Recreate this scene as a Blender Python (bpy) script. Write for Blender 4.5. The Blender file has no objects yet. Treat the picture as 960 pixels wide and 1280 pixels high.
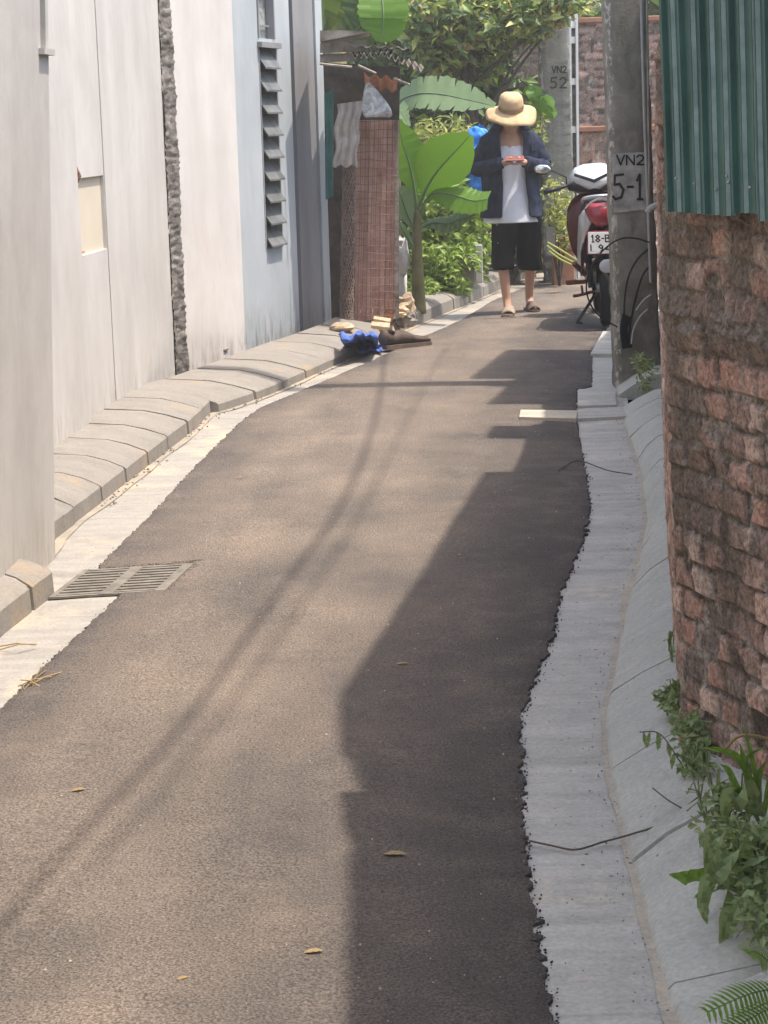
import bpy, bmesh, math, random
import numpy as np
from mathutils import Vector, Matrix, noise
random.seed(7); rng = np.random.default_rng(7)
SC = bpy.context.scene
COL = SC.collection

# ------------------------------------------------------------------ camera
W, H, F = 960.0, 1280.0, 2500.0
CAMH, HORIZ, ROLL = 1.5, 155.0, 0.028
PITCH = math.atan((H/2-HORIZ)/F)
fw = Vector((0, math.cos(PITCH), -math.sin(PITCH)))
up0 = Vector((0, math.sin(PITCH), math.cos(PITCH))); rt0 = Vector((1, 0, 0))
rt = rt0*math.cos(ROLL)-up0*math.sin(ROLL); upv = up0*math.cos(ROLL)+rt0*math.sin(ROLL)
CAM = Vector((0, 0, CAMH))
cd = bpy.data.cameras.new('camera'); cam = bpy.data.objects.new('camera', cd); COL.objects.link(cam)
m = Matrix((rt, upv, -fw)).transposed().to_4x4(); m.translation = CAM; cam.matrix_world = m
cd.sensor_fit = 'VERTICAL'; cd.sensor_height = 36; cd.lens = F/H*36; cd.clip_start = .05; cd.clip_end = 1000
SC.camera = cam
SC.render.resolution_x = 768; SC.render.resolution_y = 1024

# ------------------------------------------------------------------ light
EL, AZ = math.radians(70), math.radians(8)
S = Vector((math.cos(EL)*math.cos(AZ), -math.cos(EL)*math.sin(AZ), math.sin(EL)))
COT = 1/math.tan(EL)
wd = bpy.data.worlds.new('World'); SC.world = wd; wd.use_nodes = True
nt = wd.node_tree; bg = nt.nodes['Background']; bg.inputs[1].default_value = 0.15
sk = nt.nodes.new('ShaderNodeTexSky'); sk.sky_type = 'NISHITA'; sk.sun_disc = False
sk.sun_elevation = EL; sk.sun_rotation = math.radians(98); sk.air_density = 1.3; sk.dust_density = 3.5; sk.ozone_density = 1.0
nt.links.new(sk.outputs[0], bg.inputs[0])
sl = bpy.data.lights.new('sun', 'SUN'); sl.energy = 2.7; sl.angle = math.radians(.9); sl.color = (1, .90, .785)
so = bpy.data.objects.new('sun', sl); COL.objects.link(so); so.rotation_euler = S.to_track_quat('Z', 'Y').to_euler()
SC.view_settings.view_transform = 'Standard'; SC.view_settings.look = 'None'
SC.view_settings.exposure = 1.20; SC.view_settings.gamma = 1

# ------------------------------------------------------------------ projection helpers (measuring the place)
def ray(x, y): return fw + rt*((x-W/2)/F) + upv*((H/2-y)/F)
def G(x, y, z=0.0):
    d = ray(x, y); return CAM + d*((z-CAMH)/d.z)
def D(x, y, Y):
    d = ray(x, y); return CAM + d*(Y/d.y)
def onp(x, y, P0, P1):           # (distance along the wall, height) where the sight line meets the upright plane P0-P1
    t = Vector((P1[0]-P0[0], P1[1]-P0[1], 0)); L = t.length; t /= L; n = Vector((t.y, -t.x, 0))
    d = ray(x, y); k = (Vector((P0[0], P0[1], 0))-CAM).dot(n)/d.dot(n); p = CAM+d*k
    return (p-Vector((P0[0], P0[1], 0))).dot(t), p.z

# ------------------------------------------------------------------ materials
def new(nt, t, **k):
    n = nt.nodes.new(t)
    for a, b in k.items(): setattr(n, a, b)
    return n
def ramp(nt, fac, stops):
    r = new(nt, 'ShaderNodeValToRGB'); e = r.color_ramp.elements
    while len(e) < len(stops): e.new(.5)
    for i, (p, c) in enumerate(stops):
        e[i].position = p; e[i].color = (*c, 1) if len(c) == 3 else c
    nt.links.new(fac, r.inputs[0]); return r.outputs[0]
def coords(nt, scale=(1, 1, 1)):
    c = new(nt, 'ShaderNodeNewGeometry'); m = new(nt, 'ShaderNodeMapping'); m.inputs['Scale'].default_value = scale
    nt.links.new(c.outputs['Position'], m.inputs[0]); return m.outputs[0]
def objc(nt, scale=(1, 1, 1)):
    c = new(nt, 'ShaderNodeTexCoord'); m = new(nt, 'ShaderNodeMapping'); m.inputs['Scale'].default_value = scale
    nt.links.new(c.outputs['Object'], m.inputs[0]); return m.outputs[0]
def noi(nt, vec, sc, det=4, rough=.55, dist=0.0):
    n = new(nt, 'ShaderNodeTexNoise'); n.inputs['Scale'].default_value = sc; n.inputs['Detail'].default_value = det
    n.inputs['Roughness'].default_value = rough; n.inputs['Distortion'].default_value = dist
    nt.links.new(vec, n.inputs['Vector']); return n.outputs[0]
def mixc(nt, f, a, b, mode='MIX'):
    m = new(nt, 'ShaderNodeMix', data_type='RGBA', blend_type=mode)
    for s, v in ((m.inputs['Factor'], f), (m.inputs['A'], a), (m.inputs['B'], b)):
        if hasattr(v, 'is_output'): nt.links.new(v, s)
        elif isinstance(v, (int, float)): s.default_value = v
        else: s.default_value = (*v, 1)
    return m.outputs['Result']
def mth(nt, op, a, b=0.0, c=None, clamp=False):
    m = new(nt, 'ShaderNodeMath', operation=op, use_clamp=clamp)
    for i, v in enumerate((a, b) if c is None else (a, b, c)):
        if hasattr(v, 'is_output'): nt.links.new(v, m.inputs[i])
        else: m.inputs[i].default_value = v
    return m.outputs[0]
def mrange(nt, v, a, b, c=0.0, d=1.0):
    m = new(nt, 'ShaderNodeMapRange', interpolation_type='SMOOTHSTEP')
    nt.links.new(v, m.inputs[0])
    for i, q in zip((1, 2, 3, 4), (a, b, c, d)): m.inputs[i].default_value = q
    return m.outputs[0]
def bump(nt, bs, h, strength, dist):
    b = new(nt, 'ShaderNodeBump'); b.inputs['Strength'].default_value = strength; b.inputs['Distance'].default_value = dist
    nt.links.new(h, b.inputs['Height']); nt.links.new(b.outputs[0], bs.inputs['Normal']); return b
def base(name, rough=.9, spec=.3):
    m = bpy.data.materials.new(name); m.use_nodes = True; nt = m.node_tree; bs = nt.nodes['Principled BSDF']
    bs.inputs['Roughness'].default_value = rough; bs.inputs['Specular IOR Level'].default_value = spec
    return m, nt, bs
def simple(name, c, rough=.8, var=.25, sc=8, bmp=.0, bsc=60, metal=0.0, c2=None, spec=.3):
    m, nt, bs = base(name, rough, spec); v = objc(nt)
    lo = tuple(x*(1-var) for x in c); hi = c2 or tuple(min(1, x*(1+var)) for x in c)
    nt.links.new(ramp(nt, noi(nt, v, sc, 5, .6), [(.3, lo), (.7, hi)]), bs.inputs['Base Color'])
    bs.inputs['Metallic'].default_value = metal
    if bmp: bump(nt, bs, noi(nt, v, bsc, 5, .65), bmp, .01)
    return m
def leafm(name, c1, c2, trans=.35, rough=.45, sc=6):
    m, nt, bs = base(name, rough, .4); g = new(nt, 'ShaderNodeNewGeometry')
    n = noi(nt, coords(nt), sc, 3); f = mth(nt, 'ADD', mth(nt, 'MULTIPLY', g.outputs['Random Per Island'], 0.0 if name.startswith('banana') else .6), mth(nt, 'MULTIPLY', n, .4))
    c = ramp(nt, f, [(.1, c1), (.75, c2)]); nt.links.new(c, bs.inputs['Base Color'])
    if name.startswith('banana'):
        c = mixc(nt, mth(nt, 'MULTIPLY', mrange(nt, noi(nt, coords(nt), 14, 4, .7), .62, .70), .6), c, (.20, .15, .05))
    t = new(nt, 'ShaderNodeBsdfTranslucent'); nt.links.new(mixc(nt, .5, c, (1, 1, .2), 'MULTIPLY'), t.inputs[0])
    x = new(nt, 'ShaderNodeMixShader'); x.inputs[0].default_value = trans
    nt.links.new(bs.outputs[0], x.inputs[1]); nt.links.new(t.outputs[0], x.inputs[2])
    nt.links.new(x.outputs[0], nt.nodes['Material Output'].inputs[0]); return m

def m_asphalt():
    m, nt, bs = base('asphalt', .93, .25); v = coords(nt)
    fine = noi(nt, v, 170, 5, .8); mid = noi(nt, v, 42, 4, .65); big = noi(nt, v, 1.3, 5, .6); lane = noi(nt, coords(nt, (1.0, .35, 1)), 3.2, 4, .55)
    vo = new(nt, 'ShaderNodeTexVoronoi'); vo.inputs['Scale'].default_value = 120; nt.links.new(v, vo.inputs['Vector'])
    st = ramp(nt, vo.outputs['Distance'], [(.0, (.25, .25, .25)), (.6, (.6, .6, .6)), (1, (.12, .12, .12))])
    dust = ramp(nt, mth(nt, 'ADD', mth(nt, 'MULTIPLY', big, .55), mth(nt, 'MULTIPLY', lane, .45)), [(.36, (.122, .106, .093)), (.52, (.192, .158, .130)), (.68, (.255, .203, .160))])
    c = mixc(nt, .55, dust, st, 'OVERLAY')
    c = mixc(nt, .8, c, ramp(nt, fine, [(.40, (.14, .14, .14)), (.5, (.5, .5, .5)), (.62, (.88, .88, .88))]), 'OVERLAY')
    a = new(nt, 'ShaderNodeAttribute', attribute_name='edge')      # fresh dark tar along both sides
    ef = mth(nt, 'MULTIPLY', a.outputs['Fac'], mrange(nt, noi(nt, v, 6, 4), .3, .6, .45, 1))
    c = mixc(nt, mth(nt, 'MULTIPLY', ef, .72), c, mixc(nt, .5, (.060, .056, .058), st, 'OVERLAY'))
    c = mixc(nt, mth(nt, 'MULTIPLY', mrange(nt, noi(nt, coords(nt, (1, .6, 1)), 5.5, 5, .65), .56, .70), .20), c, (.26, .205, .16))
    c = mixc(nt, mth(nt, 'MULTIPLY', mrange(nt, noi(nt, coords(nt, (.8, 2.2, 1)), 2.6, 5, .7, 1.0), .58, .66), .25), c, (.09, .083, .078))
    peb = new(nt, 'ShaderNodeTexVoronoi'); peb.inputs['Scale'].default_value = 34; nt.links.new(v, peb.inputs['Vector'])
    pm = mth(nt, 'MULTIPLY', mrange(nt, peb.outputs['Distance'], .16, .10), mrange(nt, noi(nt, v, 9, 2), .60, .66))
    c = mixc(nt, mth(nt, 'MULTIPLY', pm, .6), c, (.33, .30, .26))
    nt.links.new(c, bs.inputs['Base Color'])
    h = mth(nt, 'ADD', mth(nt, 'MULTIPLY', fine, .5), mth(nt, 'ADD', mth(nt, 'MULTIPLY', vo.outputs['Distance'], .5), mth(nt, 'MULTIPLY', mid, .6)))
    bump(nt, bs, h, 1, .011); return m
def m_concrete(name, c1, c2, dust, streak=(1, 6, 1), dustlev=.55):
    m, nt, bs = base(name, .9, .25); v = coords(nt)
    a = noi(nt, coords(nt, streak), 2.2, 5, .6, .6); b = noi(nt, v, 14, 5, .65); f = noi(nt, v, 90, 3, .6)
    c = ramp(nt, mth(nt, 'ADD', mth(nt, 'MULTIPLY', a, .6), mth(nt, 'MULTIPLY', b, .4)), [(.36, c1), (.64, c2)])
    c = mixc(nt, mrange(nt, noi(nt, v, 3.1, 5, .6), dustlev, dustlev+.15), c, dust)
    c = mixc(nt, .35, c, ramp(nt, f, [(.3, (.3, .3, .3)), (.7, (.7, .7, .7))]), 'OVERLAY')
    c = mixc(nt, mth(nt, 'MULTIPLY', mrange(nt, noi(nt, coords(nt, (1.2, 1, 1)), 3.6, 6, .7, .5), .58, .70), .35), c, tuple(x*.55 for x in c1))
    sp_ = new(nt, 'ShaderNodeTexVoronoi'); sp_.inputs['Scale'].default_value = 22; nt.links.new(v, sp_.inputs['Vector'])
    c = mixc(nt, mth(nt, 'MULTIPLY', mrange(nt, sp_.outputs['Distance'], .13, .07), mrange(nt, noi(nt, v, 5, 3), .52, .60)), c, (.10, .09, .075))
    nt.links.new(c, bs.inputs['Base Color'])
    bump(nt, bs, mth(nt, 'ADD', mth(nt, 'MULTIPLY', a, 1.6), mth(nt, 'MULTIPLY', f, .25)), .35, .02); return m
def m_plaster(name, c1, c2, stain=(.30, .27, .22), zst=.35, amt=.8, streak=.5):
    m, nt, bs = base(name, .85, .25); v = coords(nt); vs = coords(nt, (6, 6, .55))
    c = ramp(nt, noi(nt, coords(nt, (1.6, 1.6, .5)), 2.0, 5, .55), [(.35, c1), (.65, c2)])
    s = noi(nt, vs, 3.0, 6, .65)
    c = mixc(nt, mth(nt, 'MULTIPLY', mrange(nt, s, .62, .82), streak), c, stain)
    c = mixc(nt, mth(nt, 'MULTIPLY', mrange(nt, noi(nt, coords(nt, (1, 1, .6)), 1.1, 4, .5, .8), .50, .66), .30), c, tuple(x*y for x, y in zip(c1, (.90, .87, .82))))
    g = new(nt, 'ShaderNodeSeparateXYZ'); nt.links.new(v, g.inputs[0])
    low = mth(nt, 'MULTIPLY', mrange(nt, g.outputs['Z'], zst, .05), mrange(nt, noi(nt, coords(nt, (9, 9, 2.2)), 2.4, 6, .7), .43, .63))
    c = mixc(nt, mth(nt, 'MULTIPLY', low, amt), c, stain)
    nt.links.new(c, bs.inputs['Base Color'])
    bump(nt, bs, mth(nt, 'ADD', mth(nt, 'MULTIPLY', noi(nt, coords(nt, (1, 1, .6)), 3.0, 3), 2.0), mth(nt, 'MULTIPLY', noi(nt, v, 45, 5, .6), .12)), .35, .02); return m
def m_brick(name='old_brick', grime=.5, mcol=(.42, .36, .295)):
    m, nt, bs = base(name, .95, .15); v = coords(nt)
    a = new(nt, 'ShaderNodeAttribute', attribute_name='bm'); r = new(nt, 'ShaderNodeAttribute', attribute_name='br')
    n1 = noi(nt, coords(nt, (1, 1, .35)), 38, 6, .75); n2 = noi(nt, coords(nt, (1, 1, .5)), 4, 6, .65)
    bc = ramp(nt, mth(nt, 'ADD', mth(nt, 'MULTIPLY', r.outputs['Fac'], .78), mth(nt, 'MULTIPLY', n1, .22)), [(.10, (.19, .155, .135)), (.35, (.35, .235, .19)), (.6, (.47, .27, .205)), (.9, (.60, .46, .38))])
    mc = mixc(nt, noi(nt, v, 60, 4), tuple(x*.6 for x in mcol), tuple(min(1, x*1.35) for x in mcol))
    c = mixc(nt, a.outputs['Fac'], mixc(nt, mrange(nt, noi(nt, coords(nt, (1, 1, .6)), 12, 5, .7), .46, .60), (.10, .08, .066), mc), bc)
    c = mixc(nt, mth(nt, 'MULTIPLY', mrange(nt, n2, .60-.22*grime, .72-.1*grime), .85), c, mixc(nt, n1, (.07, .056, .045), (.21, .175, .14)))
    g = new(nt, 'ShaderNodeSeparateXYZ'); nt.links.new(v, g.inputs[0])
    up = mth(nt, 'MULTIPLY', mrange(nt, g.outputs['Z'], .75, 1.1), mrange(nt, noi(nt, v, 7, 4), .3, .6))
    c = mixc(nt, mth(nt, 'MULTIPLY', up, .5), c, (.22, .175, .14))
    lo = mth(nt, 'MULTIPLY', mrange(nt, noi(nt, v, 11, 5, .7), .56, .64), .7)
    c = mixc(nt, lo, c, (.30, .255, .205))
    c = mixc(nt, .6, c, ramp(nt, noi(nt, coords(nt, (1, 1, .8)), 90, 5, .8), [(.38, (.12, .12, .12)), (.5, (.5, .5, .5)), (.64, (.9, .9, .9))]), 'OVERLAY')
    nt.links.new(c, bs.inputs['Base Color']); bump(nt, bs, mth(nt, 'ADD', n1, mth(nt, 'MULTIPLY', noi(nt, v, 120, 5, .7), .5)), .55, .008); return m

M = dict(
 asphalt=m_asphalt(),
 gutter=m_concrete('gutter_concrete', (.345, .335, .305), (.50, .485, .445), (.56, .51, .43), (.35, 5, 1), .54),
 gutterl=m_concrete('gutter_concrete_warm', (.24, .225, .205), (.33, .308, .275), (.38, .325, .255), (.35, 5, 1), .50),
 kerb=m_concrete('kerb_concrete', (.195, .18, .16), (.25, .23, .205), (.27, .222, .165), (1, 3, 1), .55),
 kerbr=m_concrete('kerb_concrete_grey', (.38, .385, .355), (.47, .47, .43), (.50, .44, .37), (1, 3, 1), .60),
 mortarl=m_concrete('mortar_warm', (.25, .22, .18), (.34, .29, .23), (.38, .31, .23), (1, 3, 1), .5),
 mortar=m_concrete('mortar', (.36, .32, .27), (.48, .43, .35), (.5, .43, .33), (1, 3, 1), .5),
 dirt=m_concrete('dirt', (.10, .085, .06), (.17, .14, .10), (.22, .17, .12), (1, 1, 1), .5),
 wall1=m_plaster('grey_render', (.43, .405, .375), (.50, .475, .44), (.36, .31, .25), .30, .7, .25),
 wall2=m_plaster('white_render', (.475, .455, .43), (.56, .54, .51), (.38, .34, .28), .45, .7, .35),
 wall3=m_plaster('whitewash', (.58, .55, .52), (.67, .64, .61), (.34, .29, .24), .32, .8, .3),
 wall4=m_plaster('pale_blue_paint', (.36, .40, .425), (.43, .465, .49), (.22, .21, .19), .42, .95, .25),
 greyp=m_plaster('grey_post_paint', (.21, .21, .22), (.27, .27, .275), (.14, .13, .12), .3, .6, .5),
 slat=simple('grey_glass_slats', (.12, .13, .135), .5, .3, 9, c2=(.20, .21, .21)),
 cream=simple('cream_paint', (.60, .54, .43), .8, .06, 3),
 rough=simple('rough_mortar', (.15, .13, .115), .95, .5, 14, 1, 30, c2=(.34, .31, .28)),
 brick=m_brick('old_brick', .72, (.36, .315, .27)), brickfar=m_brick('far_brick', .12, (.55, .48, .40)),
 pole=simple('weathered_pole_concrete', (.20, .19, .155), .93, .35, 5, .7, 50, c2=(.31, .29, .245)),
 pole2=simple('far_pole_concrete', (.17, .175, .16), .93, .25, 4, .5, 40, c2=(.25, .25, .23)),
 patch=simple('pale_cement_wash', (.34, .33, .30), .9, .3, 14, .4, 50, c2=(.50, .49, .45)),
 chips=simple('chipped_edge', (.38, .36, .33), .95, .3, 20),
 tar=simple('tar_crumbs', (.035, .032, .032), .95, .4, 40),
 ink=simple('black_paint', (.018, .018, .018), .7, .4, 40),
 green=simple('green_sheet_paint', (.045, .120, .100), .55, .3, 5, .1, 30, c2=(.075, .170, .142), spec=.5),
 rib=simple('dusty_rib_paint', (.36, .48, .44), .6, .25, 20, c2=(.50, .60, .56)),  # painted highlight on rib flanks, mixed with worn dusty paint
 conduit=simple('grey_conduit', (.33, .33, .32), .6, .15, 10),
 cable=simple('black_cable', (.018, .018, .018), .5, .3, 20),
 metal=simple('dusty_grate_metal', (.15, .135, .115), .8, .3, 15, .2, 60, c2=(.23, .205, .17)),
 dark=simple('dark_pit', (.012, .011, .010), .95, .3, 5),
 darkw=simple('grimy_boards', (.035, .03, .026), .95, .5, 9, .5, 30, c2=(.085, .072, .06)),  # near-black colour paints in the shade inside the shack
 leaf=leafm('shrub_leaves', (.09, .16, .03), (.34, .46, .10), .35),
 leafy=leafm('yellow_green_leaves', (.16, .21, .05), (.52, .54, .18), .4),
 leafd=leafm('dark_leaves', (.05, .09, .035), (.17, .24, .10), .25),
 dry=leafm('dry_leaves', (.22, .15, .06), (.42, .30, .13), .25),
 banana=leafm('banana_leaf_bright', (.13, .27, .03), (.22, .40, .06), .55, .35, 2),
 bananap=leafm('banana_leaf_pale', (.16, .24, .12), (.27, .38, .20), .3, .4, 2),
 stem=simple('banana_stem', (.16, .15, .07), .8, .4, 8, .3, 30),
 bark=simple('bark', (.09, .07, .05), .95, .4, 14, .6, 40),
 weed=leafm('weed_leaves', (.13, .19, .07), (.34, .42, .20), .3),
 fern=leafm('fern_leaves', (.13, .24, .04), (.24, .38, .09), .4),
 skin=simple('skin', (.50, .29, .20), .55, .08, 12, .1, 60),
 navy=simple('navy_cotton', (.020, .026, .050), .95, .35, 12, .35, 40, c2=(.040, .050, .085), spec=.1),
 white=simple('white_cotton', (.66, .67, .72), .9, .06, 6, .25, 18),
 black=simple('black_cotton', (.006, .006, .007), 1.0, .3, 14, .3, 40, spec=.05),
 straw=simple('tan_hat_cloth', (.56, .37, .20), .85, .12, 24, .4, 90, c2=(.66, .46, .27)),
 strawd=simple('hat_band_cloth', (.33, .20, .11), .85, .15, 24),
 brownr=simple('brown_rubber', (.14, .10, .08), .7, .25, 14),
 tanr=simple('tan_rubber', (.36, .27, .20), .7, .2, 14),
 phone=simple('phone_shell', (.22, .09, .08), .3, .1, 10),
 hair=simple('black_hair', (.012, .010, .010), .5, .3, 20),
 blackp=simple('black_plastic', (.014, .014, .015), .5, .3, 12, spec=.3),
 tyre=simple('tyre_rubber', (.022, .022, .022), .85, .3, 30),
 silver=simple('silver_paint', (.52, .52, .54), .3, .1, 6, metal=.3, spec=.6),
 whitep=simple('white_fairing', (.72, .74, .76), .25, .05, 6, spec=.6),
 maroon=simple('maroon_paint', (.09, .022, .018), .35, .3, 8, spec=.5),
 red=simple('red_lens', (.30, .03, .04), .2, .12, 10, spec=.7),
 steel=simple('steel', (.32, .31, .30), .4, .25, 14, metal=.8),
 rust=simple('rusty_steel', (.16, .07, .05), .8, .4, 20),
 plate=simple('plate_white', (.78, .78, .76), .5, .05, 10),
 rustp=simple('faded_red_boards', (.58, .31, .235), .9, .25, 9, .4, 40, c2=(.72, .47, .37)),
 wire=simple('rusty_wire', (.20, .11, .085), .8, .3, 30),
 wirel=simple('dusty_wire', (.22, .16, .13), .8, .3, 30),
 fibro=simple('asbestos_sheet', (.16, .14, .12), .95, .4, 9, .5, 30, c2=(.40, .35, .30)),
 tile=simple('orange_tile', (.50, .24, .14), .9, .25, 12, .3, 30),
 woodp=simple('pale_wood', (.50, .37, .24), .85, .3, 14, .3, 50, c2=(.66, .50, .34)),
 card=simple('grey_sackcloth', (.46, .41, .37), .9, .25, 14, .5, 30),
 teal=simple('teal_tarp', (.06, .18, .16), .7, .2, 8),
 blue=simple('blue_cloth', (.075, .14, .42), .85, .3, 14, .4, 30),
 bagb=simple('blue_bag', (.03, .22, .75), .35, .2, 12, .3, 30),
 bagr=simple('pink_bag', (.50, .16, .14), .4, .25, 12, .3, 30),
 shoe=simple('worn_brown_shoe', (.085, .060, .048), .8, .4, 20, .4, 60),
 stone=simple('tan_stone', (.42, .32, .22), .95, .25, 12, .5, 40),
 terra=simple('terracotta', (.34, .17, .11), .9, .2, 10),
 sack=simple('white_sack', (.62, .60, .56), .8, .1, 8, .5, 20),
 post=simple('pale_concrete_post', (.42, .41, .37), .9, .15, 8, .3, 40),
)
for k_ in ('pole', 'pole2'):
    nt_ = M[k_].node_tree; bs_ = nt_.nodes['Principled BSDF']; lk = bs_.inputs['Base Color'].links[0].from_socket
    at_ = new(nt_, 'ShaderNodeAttribute', attribute_name='arris'); v_ = coords(nt_)
    ms = mth(nt_, 'MULTIPLY', mrange(nt_, at_.outputs['Fac'], .72, .9), mrange(nt_, noi(nt_, coords(nt_, (1, 1, .6)), 26, 4, .7), .50, .56))
    c_ = mixc(nt_, ms, lk, (.46, .44, .40))
    c_ = mixc(nt_, mth(nt_, 'MULTIPLY', mrange(nt_, noi(nt_, coords(nt_, (1, 1, .4)), 5, 5, .65), .5, .65), .55), c_, (.07, .065, .05))
    nt_.links.new(c_, bs_.inputs['Base Color'])
def glassy(name, c, alpha):
    m, nt, bs = base(name, .25, .6); bs.inputs['Base Color'].default_value = (*c, 1)
    t = new(nt, 'ShaderNodeBsdfTransparent'); x = new(nt, 'ShaderNodeMixShader')
    n = noi(nt, objc(nt), 14, 4, .6, 1.5); nt.links.new(mrange(nt, n, .35, .65, alpha*.5, min(1, alpha*1.4)), x.inputs[0])
    nt.links.new(t.outputs[0], x.inputs[1]); nt.links.new(bs.outputs[0], x.inputs[2])
    nt.links.new(x.outputs[0], nt.nodes['Material Output'].inputs[0]); return m
M['clear'] = glassy('clear_plastic', (.75, .77, .78), .55)
M['mirror'] = simple('mirror_glass', (.75, .76, .74), .12, .03, 5, metal=.9)
M['pane'] = simple('frosted_pane', (.42, .45, .44), .2, .5, 16, c2=(.6, .62, .6), spec=.6)

# ------------------------------------------------------------------ mesh helpers
class MB:
    def __init__(s): s.v = []; s.f = []; s.mi = []; s.cur = 0
    def add(s, vs, fs):
        o = len(s.v); s.v += [tuple(v) for v in vs]; s.f += [tuple(i+o for i in f) for f in fs]; s.mi += [s.cur]*len(fs)
    def quad(s, a, b, c, d): s.add([a, b, c, d], [(0, 1, 2, 3)])
    def box(s, c, size, mat=None, bev=0.0):
        hx, hy, hz = (q/2 for q in size)
        if bev <= 0:
            vs = [Vector((x*hx, y*hy, z*hz)) for z in (-1, 1) for x, y in ((-1, -1), (1, -1), (1, 1), (-1, 1))]
            fs = [(3, 2, 1, 0), (4, 5, 6, 7), (0, 1, 5, 4), (1, 2, 6, 5), (2, 3, 7, 6), (3, 0, 4, 7)]
        else:
            bm = bmesh.new(); bmesh.ops.create_cube(bm, size=1); bmesh.ops.scale(bm, vec=size, verts=bm.verts)
            bmesh.ops.bevel(bm, geom=bm.edges[:], offset=bev, segments=2, affect='EDGES', profile=.5)
            bm.verts.index_update(); vs = [v.co.copy() for v in bm.verts]; fs = [[v.index for v in f.verts] for f in bm.faces]; bm.free()
        c = Vector(c); s.add([(mat @ v if mat else v)+c for v in vs], fs)
    def tube(s, pts, r, n=8, cap=True):
        pts = [Vector(p) for p in pts]; rr = r if hasattr(r, '__len__') else [r]*len(pts)
        o = len(s.v); prev = None
        for i, p in enumerate(pts):
            t = (pts[min(i+1, len(pts)-1)]-pts[max(i-1, 0)]).normalized()
            a = prev if prev is not None else (Vector((0, 0, 1)) if abs(t.z) < .9 else Vector((1, 0, 0)))
            a = (a-t*a.dot(t)).normalized(); b = t.cross(a); prev = a
            s.v += [tuple(p+(a*math.cos(2*math.pi*k/n)+b*math.sin(2*math.pi*k/n))*rr[i]) for k in range(n)]
        for i in range(len(pts)-1):
            for k in range(n):
                s.f.append((o+i*n+k, o+i*n+(k+1) % n, o+(i+1)*n+(k+1) % n, o+(i+1)*n+k)); s.mi.append(s.cur)
        if cap:
            s.f.append(tuple(o+k for k in range(n))[::-1]); s.f.append(tuple(o+(len(pts)-1)*n+k for k in range(n))); s.mi += [s.cur]*2
    def loft(s, rings, closed=True, cap=True):
        o = len(s.v); n = len(rings[0]); e = n if closed else n-1
        for r in rings: s.v += [tuple(p) for p in r]
        for i in range(len(rings)-1):
            for k in range(e):
                s.f.append((o+i*n+k, o+i*n+(k+1) % n, o+(i+1)*n+(k+1) % n, o+(i+1)*n+k)); s.mi.append(s.cur)
        if cap and closed:
            s.f.append(tuple(o+k for k in range(n))[::-1]); s.f.append(tuple(o+(len(rings)-1)*n+k for k in range(n))); s.mi += [s.cur]*2
    def sphere(s, c, r, seg=14, rg=9, mat=None, jit=0):
        c = Vector(c); r = Vector(r if hasattr(r, '__len__') else (r, r, r)); rings = []
        for i in range(1, rg):
            a = math.pi*i/rg; q = []
            for k in range(seg):
                b = 2*math.pi*k/seg; d = Vector((math.sin(a)*math.cos(b), math.sin(a)*math.sin(b), -math.cos(a)))
                j = 1+jit*noise.noise(d*1.7+c*5); p = Vector((d.x*r.x, d.y*r.y, d.z*r.z))*j; q.append((mat @ p if mat else p)+c)
            rings.append(q)
        s.loft(rings)
    def build(s, name, mats, parent=None, smooth=False, origin=None):
        me = bpy.data.meshes.new(name)
        org = Vector(origin) if origin is not None else (parent_origin(parent) if parent else Vector((0, 0, 0)))
        me.from_pydata([tuple(Vector(v)-org) for v in s.v], [], s.f)
        for mt in (mats if isinstance(mats, (list, tuple)) else [mats]): me.materials.append(mt)
        me.polygons.foreach_set('material_index', s.mi)
        if smooth: me.polygons.foreach_set('use_smooth', [True]*len(me.polygons))
        me.update(); o = bpy.data.objects.new(name, me); COL.objects.link(o)
        if parent: o.parent = parent
        elif origin is not None: o.location = org
        return o
LOCAL = set()
def parent_origin(p):
    r = p
    while r.parent: r = r.parent
    return Vector((0, 0, 0)) if r.name in LOCAL else r.location.copy()
def tag(o, label=None, cat=None, group=None, kind=None):
    if label: o['label'] = label
    if cat: o['category'] = cat
    if group: o['group'] = group
    if kind: o['kind'] = kind
    return o
def thing(name, label, cat, loc, rz=0.0, group=None, local=False):
    o = bpy.data.objects.new(name, None); COL.objects.link(o); o.empty_display_size = .1
    o.location = loc; o.rotation_euler = (0, 0, rz)
    if local: LOCAL.add(o.name)
    return tag(o, label, cat, group)
def struct(o): o['kind'] = 'structure'; return o
def shade(o, ang=40):
    me = o.data; me.polygons.foreach_set('use_smooth', [True]*len(me.polygons))
    try: me.set_sharp_from_angle(angle=math.radians(ang))
    except Exception: pass
    return o
def fl(*a): return noise.noise(Vector((a+(0, 0, 0))[:3]))
def spline(pts, n=8):
    pts = [Vector(p) for p in pts]; out = []
    P = [pts[0]*2-pts[1]]+pts+[pts[-1]*2-pts[-2]]
    for i in range(1, len(P)-2):
        for k in range(n):
            t = k/n; a, b, c, d = P[i-1:i+3]
            out.append(.5*((2*b)+(c-a)*t+(2*a-5*b+4*c-d)*t*t+(3*b-a-3*c+d)*t**3))
    out.append(pts[-1]); return out

def cloth(o, st=.018, sz=.09, lv=2):
    m_ = o.modifiers.new('sub', 'SUBSURF'); m_.levels = lv; m_.render_levels = lv
    tx = bpy.data.textures.new('folds', 'CLOUDS'); tx.noise_scale = sz; tx.noise_depth = 2
    d_ = o.modifiers.new('folds', 'DISPLACE'); d_.texture = tx; d_.strength = st; d_.mid_level = .5
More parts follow.
